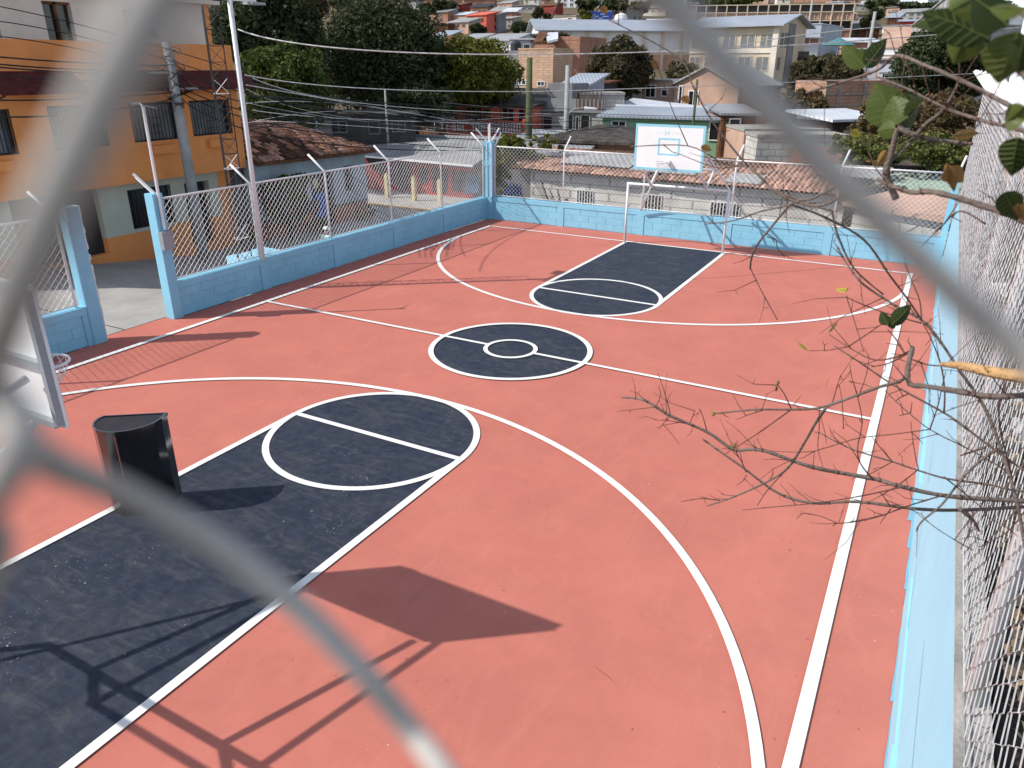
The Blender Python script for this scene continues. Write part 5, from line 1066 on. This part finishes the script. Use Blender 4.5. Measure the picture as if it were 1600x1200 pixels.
def q_(pts, d0, d1):                                               # spread distance linearly along a twig
    n = len(pts); return [(u, v, d0 + (d1 - d0) * i / (n - 1)) for i, (u, v) in enumerate(pts)]
B = bark; T = twigm
lower = [
 (B, .0115, .006, q_([(1720, 790), (1600, 783), (1480, 775), (1400, 758), (1365, 748), (1270, 730), (1200, 706), (1173, 702), (1145, 702), (1105, 675), (1048, 650), (1012, 628), (990, 622), (972, 621)], 1.6, 2.1)),
 (B, .009, .005, q_([(1720, 785), (1600, 792), (1500, 797), (1430, 795), (1340, 784), (1270, 786), (1215, 770), (1160, 730), (1120, 702), (1098, 686)], 1.6, 2.0)),
 (B, .0062, .0028, q_([(1720, 770), (1600, 768), (1545, 757), (1480, 748), (1435, 735), (1393, 721), (1340, 705), (1310, 692), (1282, 677), (1272, 675)], 1.7, 2.0)),
 (B, .0056, .003, q_([(1600, 735), (1560, 707), (1500, 662), (1475, 645), (1415, 612), (1390, 598), (1340, 564), (1303, 540)], 1.5, 1.75)),
 (B, .010, .008, q_([(1720, 596), (1640, 612), (1560, 620), (1500, 612), (1450, 604), (1422, 600), (1418, 580), (1422, 558), (1426, 543)], 1.1, 1.35)),
 (B, .0065, .003, q_([(1418, 585), (1405, 596), (1370, 606), (1310, 628), (1275, 638), (1232, 640), (1180, 640), (1128, 645), (1115, 646)], 1.35, 1.7)),
 (B, .0056, .0035, q_([(1290, 638), (1275, 660), (1258, 690), (1232, 730), (1200, 752), (1150, 775), (1122, 785), (1106, 790)], 1.5, 1.75)),
 (T, .003, .0015, q_([(1125, 782), (1095, 779), (1064, 784)], 1.75, 1.8)),
 (T, .003, .0014, q_([(1236, 640), (1180, 680), (1130, 711)], 1.6, 1.7)), (T, .003, .0014, q_([(1236, 638), (1225, 615), (1214, 600)], 1.6, 1.6)),
 (T, .0026, .0014, q_([(1195, 640), (1170, 648), (1152, 655)], 1.65, 1.7)), (T, .0028, .0012, q_([(1048, 649), (1038, 612), (1028, 583)], 2, 2)),
 (T, .0024, .0012, q_([(1024, 636), (1032, 618), (1029, 602)], 2, 2)), (T, .0024, .0012, q_([(1024, 636), (990, 640), (964, 643)], 2, 2.05)), (T, .0024, .0012, q_([(1048, 650), (1038, 660), (1029, 671)], 2, 2)),
 (T, .0026, .0012, q_([(1077, 663), (1050, 658), (1022, 656)], 2, 2)), (T, .0026, .0014, q_([(1078, 661), (1085, 643), (1082, 641)], 2, 2)), (T, .003, .0014, q_([(1105, 675), (1098, 650), (1092, 637)], 1.95, 1.95)),
 (T, .0026, .0014, q_([(1166, 738), (1157, 718), (1146, 706), (1143, 700)], 1.9, 1.9)), (T, .0026, .0014, q_([(1167, 742), (1160, 752), (1151, 758)], 1.9, 1.9)),
 (T, .003, .0015, q_([(1200, 752), (1207, 742), (1208, 733)], 1.8, 1.8)), (T, .003, .0015, q_([(1232, 730), (1200, 765), (1183, 790)], 1.7, 1.75)),
 (T, .0034, .0016, q_([(1415, 760), (1345, 775), (1275, 786), (1200, 793), (1160, 797)], 1.6, 1.85)), (T, .0036, .0018, q_([(1480, 772), (1420, 790), (1370, 808), (1330, 816), (1307, 818), (1302, 822)], 1.55, 1.7)),
 (T, .0026, .0013, q_([(1307, 817), (1280, 806), (1250, 802)], 1.7, 1.8)), (T, .0026, .0014, q_([(1390, 790), (1380, 775), (1373, 768)], 1.6, 1.6)), (T, .0026, .0014, q_([(1392, 795), (1382, 808), (1375, 818)], 1.6, 1.6)),
 (T, .0034, .0016, q_([(1365, 750), (1345, 725), (1340, 700), (1347, 660), (1340, 620), (1331, 590), (1328, 570)], 1.65, 1.7)), (T, .0026, .0012, q_([(1341, 620), (1350, 597), (1355, 580)], 1.68, 1.68)), (T, .0022, .0012, q_([(1331, 598), (1326, 595)], 1.7, 1.7)),
 (T, .0028, .0014, q_([(1393, 720), (1372, 695), (1362, 682)], 1.8, 1.8)), (T, .0026, .0014, q_([(1393, 722), (1368, 736), (1355, 742), (1330, 748)], 1.8, 1.85)), (T, .0028, .0014, q_([(1435, 734), (1428, 700), (1423, 658)], 1.8, 1.8)),
 (T, .003, .0014, q_([(1433, 735), (1400, 760), (1357, 785)], 1.8, 1.75)), (T, .0024, .0012, q_([(1280, 638), (1280, 670), (1278, 700), (1286, 730)], 1.6, 1.6)), (T, .0024, .0012, q_([(1300, 632), (1312, 590), (1315, 592)], 1.6, 1.6)),
 (T, .0024, .0012, q_([(1318, 670), (1316, 630), (1311, 600)], 1.75, 1.75)), (T, .0024, .0012, q_([(1452, 671), (1400, 678), (1340, 685), (1290, 700), (1260, 706), (1200, 704), (1160, 692)], 1.55, 1.7)),
 (T, .003, .0014, q_([(1453, 671), (1465, 635), (1473, 600), (1478, 580)], 1.55, 1.55)), (T, .0036, .0018, q_([(1475, 645), (1476, 610), (1470, 570), (1455, 530), (1442, 505)], 1.5, 1.5)), (T, .0024, .0013, q_([(1423, 645), (1425, 628)], 1.6, 1.6)), (T, .0024, .0013, q_([(1423, 645), (1404, 650)], 1.6, 1.6)),
 (B, .0034, .002, q_([(1580, 740), (1520, 705), (1453, 671), (1405, 632), (1383, 610)], 1.5, 1.65)), (T, .0028, .0014, q_([(1420, 615), (1405, 622), (1399, 628)], 1.55, 1.55)),
 (B, .0075, .004, q_([(1610, 900), (1590, 790), (1570, 720), (1540, 640), (1500, 580), (1470, 535), (1440, 500), (1400, 478), (1350, 445), (1325, 415), (1308, 385)], 1.35, 1.8)), (T, .003, .0016, q_([(1440, 502), (1437, 470), (1425, 440), (1412, 410)], 1.6, 1.7)),
 (T, .0034, .0018, q_([(1440, 505), (1380, 488), (1330, 468), (1323, 462)], 1.6, 1.75)), (T, .0026, .0014, q_([(1323, 465), (1336, 505), (1350, 550)], 1.75, 1.6)), (T, .0034, .0018, q_([(1422, 548), (1400, 558), (1365, 562), (1330, 545), (1296, 523)], 1.4, 1.7)),
 (T, .0024, .0014, q_([(1328, 541), (1295, 547), (1264, 548)], 1.65, 1.7)), (T, .0028, .0015, q_([(1328, 540), (1355, 522), (1378, 506)], 1.65, 1.6)), (T, .0034, .002, q_([(1414, 553), (1400, 530), (1387, 515)], 1.4, 1.45)), (T, .0034, .002, q_([(1422, 550), (1390, 567), (1362, 573)], 1.4, 1.5)),
 (T, .0034, .002, q_([(1426, 562), (1450, 570), (1480, 572)], 1.35, 1.3)), (B, .006, .003, q_([(1560, 700), (1520, 730), (1490, 765), (1470, 790), (1440, 815), (1432, 830)], 1.5, 1.5)), (T, .003, .0016, q_([(1475, 745), (1530, 790), (1545, 810)], 1.5, 1.5)),
 (T, .003, .0016, q_([(1520, 800), (1515, 830), (1501, 858)], 1.5, 1.5)), (T, .003, .0016, q_([(1600, 800), (1575, 830), (1540, 850), (1530, 855)], 1.4, 1.45)), (B, .010, .004, q_([(1500, 795), (1520, 812), (1530, 830)], 1.5, 1.5)), (T, .0024, .0013, q_([(1520, 860), (1470, 830), (1430, 800)], 1.5, 1.55)),
 (T, .003, .0016, q_([(1580, 740), (1560, 640), (1590, 560)], 1.3, 1.2)), (T, .0028, .0015, q_([(1540, 700), (1500, 712), (1560, 690)], 1.45, 1.4)),
]
b1 = V(1720, 790, 1.6); gx = Vector((9.6, -12.6, 2.3))
t1 = bare('bare twiggy branches reaching over the court from the right', 'branches', 'bare_tree', 1.6, [tuple(gx), (9.5, -12.9, 4.2), tuple(V(1720, 780, 1.6))], lower)
mb = MB(); P_ = [V(1471, 569, 1.25), V(1500, 571, 1.22), V(1560, 583, 1.15), V(1680, 600, 1.05)]; mb.tube(P_, [.004, .0075, .010, .013], 7); mb.build('broken_stub', splint, t1, True)
upper = [
 (B, .012, .007, q_([(1740, 420), (1600, 345), (1530, 320), (1460, 300), (1420, 300), (1370, 280)], .9, 1.1)),
 (B, .014, .010, q_([(1400, 310), (1385, 270), (1395, 230), (1402, 200)], 1.2, 1.2)), (B, .0075, .004, q_([(1388, 255), (1420, 225), (1445, 195), (1470, 175), (1490, 145), (1500, 122)], 1.2, 1.2)),
 (B, .0075, .005, q_([(1740, 230), (1600, 175), (1540, 145), (1500, 125), (1440, 100), (1400, 87), (1370, 110), (1310, 130), (1260, 145)], .95, 1.4)), (B, .0065, .004, q_([(1740, 260), (1600, 205), (1540, 190), (1480, 170), (1420, 140), (1370, 120)], .95, 1.2)),
 (B, .009, .006, q_([(1402, 200), (1440, 215), (1490, 222), (1520, 225)], 1.2, 1.15)), (B, .009, .004, q_([(1700, 220), (1580, 100), (1500, 75)], .75, .9)),
 (B, .0055, .003, q_([(1300, 330), (1240, 310), (1200, 290), (1170, 262), (1130, 255), (1075, 228), (985, 229)], 1.6, 1.9)), (B, .0055, .003, q_([(1170, 262), (1120, 200), (1085, 140), (1060, 90), (950, 30)], 1.8, 1.9)), (T, .003, .0018, q_([(1075, 228), (1050, 170), (1030, 110), (1020, 90)], 1.9, 1.9)),
 (B, .006, .005, q_([(1310, 290), (1270, 310), (1238, 318), (1205, 355), (1185, 380), (1175, 400), (1172, 420)], 1.5, 1.7)), (B, .0035, .0022, q_([(1172, 418), (1190, 455), (1215, 500)], 1.7, 1.7)), (T, .003, .002, q_([(1198, 370), (1212, 375), (1215, 388), (1226, 402)], 1.65, 1.65)),
 (B, .005, .003, q_([(1238, 320), (1190, 330), (1145, 345), (1100, 350)], 1.6, 1.8)), (B, .0055, .004, q_([(1238, 320), (1290, 340), (1350, 375), (1390, 430), (1420, 470), (1440, 500)], 1.5, 1.55)), (B, .006, .004, q_([(1300, 330), (1310, 370), (1335, 420), (1380, 460)], 1.6, 1.6)),
 (B, .007, .005, q_([(1200, 290), (1230, 310), (1280, 322), (1330, 300), (1390, 285)], 1.55, 1.3)), (T, .003, .002, q_([(1160, 258), (1120, 262), (1060, 240)], 1.8, 1.9)), (T, .003, .0018, q_([(1540, 350), (1500, 330), (1470, 355), (1440, 385)], 1.0, 1.1)), (B, .008, .004, q_([(880, -10), (870, 10), (862, 28)], 1.6, 1.65)),
]
t2 = bare('leafy branches with broad green and dry orange leaves entering from the upper right', 'branches', 'leafy_tree', 1.2, [(10.4, -12.2, 2.4), (10.0, -12.6, 4.8), tuple(V(1740, 330, .95))], upper, .43)
def leaf(parent, base, tip, w, mat, roll=0., curl=.15, n=7, label=None):
    a = Vector(base); b = Vector(tip); d = b - a; L = d.length; d.normalize(); view = (a - CAMP).normalized(); s = d.cross(view).normalized(); s = Matrix.Rotation(roll, 3, d) @ s; nn = s.cross(d)
    m = MB()
    for i in range(n + 1):
        t = i / n; ww = w * .82 * math.sin(math.pi * min(1, t ** .8 * .97 + .02)) ** .9; c = a + d * L * t + nn * (curl * L * (t * t - t))
        for k, x in enumerate((-1, -.5, 0, .5, 1)): m.v.append(tuple(c + s * ww * x + nn * (abs(x) * ww * .35 + (.04 * L * math.sin(i * 2.2) * abs(x) * .25))))
    for i in range(n):
        for k in range(4): q = i * 5 + k; m.f.append((q, q + 1, q + 6, q + 5))
    o = m.build('leaf', mat, parent, True)
    m = MB()
    if L > .03:
        for j in range(1, 7):
            t = j / 8; c = a + d * L * t + nn * (curl * L * (t * t - t)); ww = w * .82 * math.sin(math.pi * min(1, (t + .12) ** .8 * .97 + .02)) ** .9; c2 = a + d * L * (t + .12) + nn * (curl * L * ((t + .12) ** 2 - (t + .12)))
            for sd in (-1, 1): m.tube([c, c.lerp(c2, .6) + s * ww * .5 * sd + nn * (ww * .5 * .35 - .0003), c2 + s * ww * .92 * sd + nn * (ww * .92 * .35 - .0003)], .00035, 3, False)
    m.tube([a, a + d * L * .5 + nn * (-curl * L * .25 - .0006), b], [.0008, .0006, .0003], 4); m.build('midrib', ribm, o); return o
for (u0, v0, u1, v1, D, w, mt, roll) in [(1512, 52, 1490, 100, .62, .0165, bigleaf, .3), (1590, 50, 1560, 130, .55, .020, bigleaf, -.3), (1545, 60, 1440, 18, .6, .016, bigleafd, .5), (1540, 15, 1425, 40, .7, .020, bigleafd, .9), (1530, -10, 1480, 20, .6, .02, bigleaf, .2), (1575, 40, 1520, -5, .55, .016, bigleafd, .5), (1600, 15, 1545, 12, .5, .01, bigleaf, 1.0),
        (1400, 195, 1368, 130, 1.15, .036, bigleaf, .2), (1402, 190, 1435, 150, 1.15, .032, bigleafd, .4), (1400, 195, 1395, 150, 1.12, .030, bigleaf, -.5), (1412, 175, 1445, 155, 1.1, .016, bigleaf, .8), (1398, 200, 1370, 205, 1.1, .016, bigleaf, .2),
        (1352, 105, 1316, 70, 1.4, .022, bigleaf, .5), (1352, 105, 1386, 60, 1.4, .02, bigleafd, .3), (1352, 105, 1345, 75, 1.4, .02, bigleafd, 0),
        (1590, 215, 1580, 275, .7, .018, bigleafd, .2), (1600, 190, 1575, 180, .6, .012, bigleaf, .4), (1570, 300, 1590, 345, .7, .014, bigleafd, 0), (1600, 60, 1590, 115, .5, .014, bigleafd, .4), (1600, 165, 1570, 195, .6, .01, bigleaf, .1),
        (1480, 255, 1490, 300, 1.0, .012, dryleaf, .8), (1478, 265, 1505, 285, 1.0, .016, dryleaf, .2), (1490, 212, 1530, 208, 1.0, .008, dryleaf, .2), (1385, 235, 1370, 262, 1.1, .008, dryleaf, .3), (1330, 205, 1345, 212, 1.3, .008, yleaf, 0), (1590, 320, 1600, 345, .7, .012, dryleaf, .2), (1020, 95, 1030, 108, 1.9, .010, dryleaf, .2), (1068, 150, 1075, 162, 1.85, .012, dryleaf, .3), (1096, 228, 1112, 236, 1.8, .010, dryleaf, .2), (940, 10, 948, 22, 1.9, .01, dryleaf, .2)]:
    leaf(t2, V(u0, v0, D), V(u1, v1, D * 1.02), w, mt, roll)
for (u0, v0, u1, v1, D, w, mt, roll) in [(1393, 508, 1424, 476, 1.45, .020, bigleafd, .4), (1388, 508, 1376, 488, 1.45, .014, bigleafd, .2), (1390, 512, 1398, 500, 1.45, .012, bigleafd, .2), (1262, 548, 1245, 534, 1.7, .007, yleaf, .9), (1295, 520, 1310, 502, 1.7, .007, yleaf, 1.0), (1323, 455, 1305, 451, 1.75, .007, yleaf, .4), (1322, 455, 1325, 447, 1.75, .004, yleaf, .2),
        (1214, 601, 1218, 594, 1.6, .005, dryleaf, .2), (1213, 603, 1206, 600, 1.6, .004, dryleaf, .2), (1214, 604, 1212, 612, 1.6, .004, dryleaf, .2), (1119, 645, 1110, 643, 1.7, .005, dryleaf, .2), (1118, 646, 1112, 650, 1.7, .004, dryleaf, .2), (1146, 700, 1140, 694, 1.95, .005, dryleaf, .2), (1146, 700, 1150, 692, 1.95, .005, dryleaf, .2), (1146, 701, 1139, 702, 1.95, .004, dryleaf, .3)]:
    leaf(t1, V(u0, v0, D), V(u1, v1, D * 1.01), w, mt, roll)

# ================================================================== THE FENCE THE VIEW IS TAKEN THROUGH
nf = thing('chain_link_fence', 'out of focus grey chain link wires directly in front of the viewer', 'fence', tuple(CAMP + FH * .1 + Vector((0, 0, -1.6))))
def wire(path, r):
    P = [V(u, v, D) for u, v, D in path]; out = []
    for i in range(len(P) - 1):
        p0 = P[max(0, i - 1)]; p1 = P[i]; p2 = P[i + 1]; p3 = P[min(len(P) - 1, i + 2)]
        for k in range(8): t = k / 8; out.append(.5 * ((2 * p1) + (p2 - p0) * t + (2 * p0 - 5 * p1 + 4 * p2 - p3) * t * t + (-p0 + 3 * p1 - 3 * p2 + p3) * t ** 3))
    out.append(P[-1]); m = MB(); m.tube(out, r, 16); return m.build('wire', galv, nf, True)
R_ = .00138
wire([(650, -600, .046), (432, -280, .042), (243, 0, .038), (96, 290, .038), (16, 480, .040), (-18, 600, .046), (15, 670, .050), (90, 728, .053), (200, 773, .060), (330, 845, .063), (450, 934, .064), (562, 1045, .064), (650, 1150, .064), (730, 1260, .056), (900, 1500, .056)], R_)
wire([(-700, -200, .06), (-300, 280, .055), (-60, 560, .052), (20, 640, .046), (22, 720, .044), (-30, 800, .048), (-20, 900, .050), (-200, 1200, .052), (-400, 1500, .054)], R_)
wire([(640, -500, .060), (860, -200, .060), (1035, -5, .064), (1150, 115, .064), (1300, 272, .064), (1450, 418, .064), (1600, 556, .064), (1750, 700, .060), (1880, 840, .060), (1960, 980, .062), (1900, 1120, .063), (1700, 1500, .064)], R_)
wire([(2900, -100, .064), (2400, 500, .063), (2000, 880, .061), (1960, 960, .060), (2200, 1200, .062), (2600, 1600, .062)], R_)
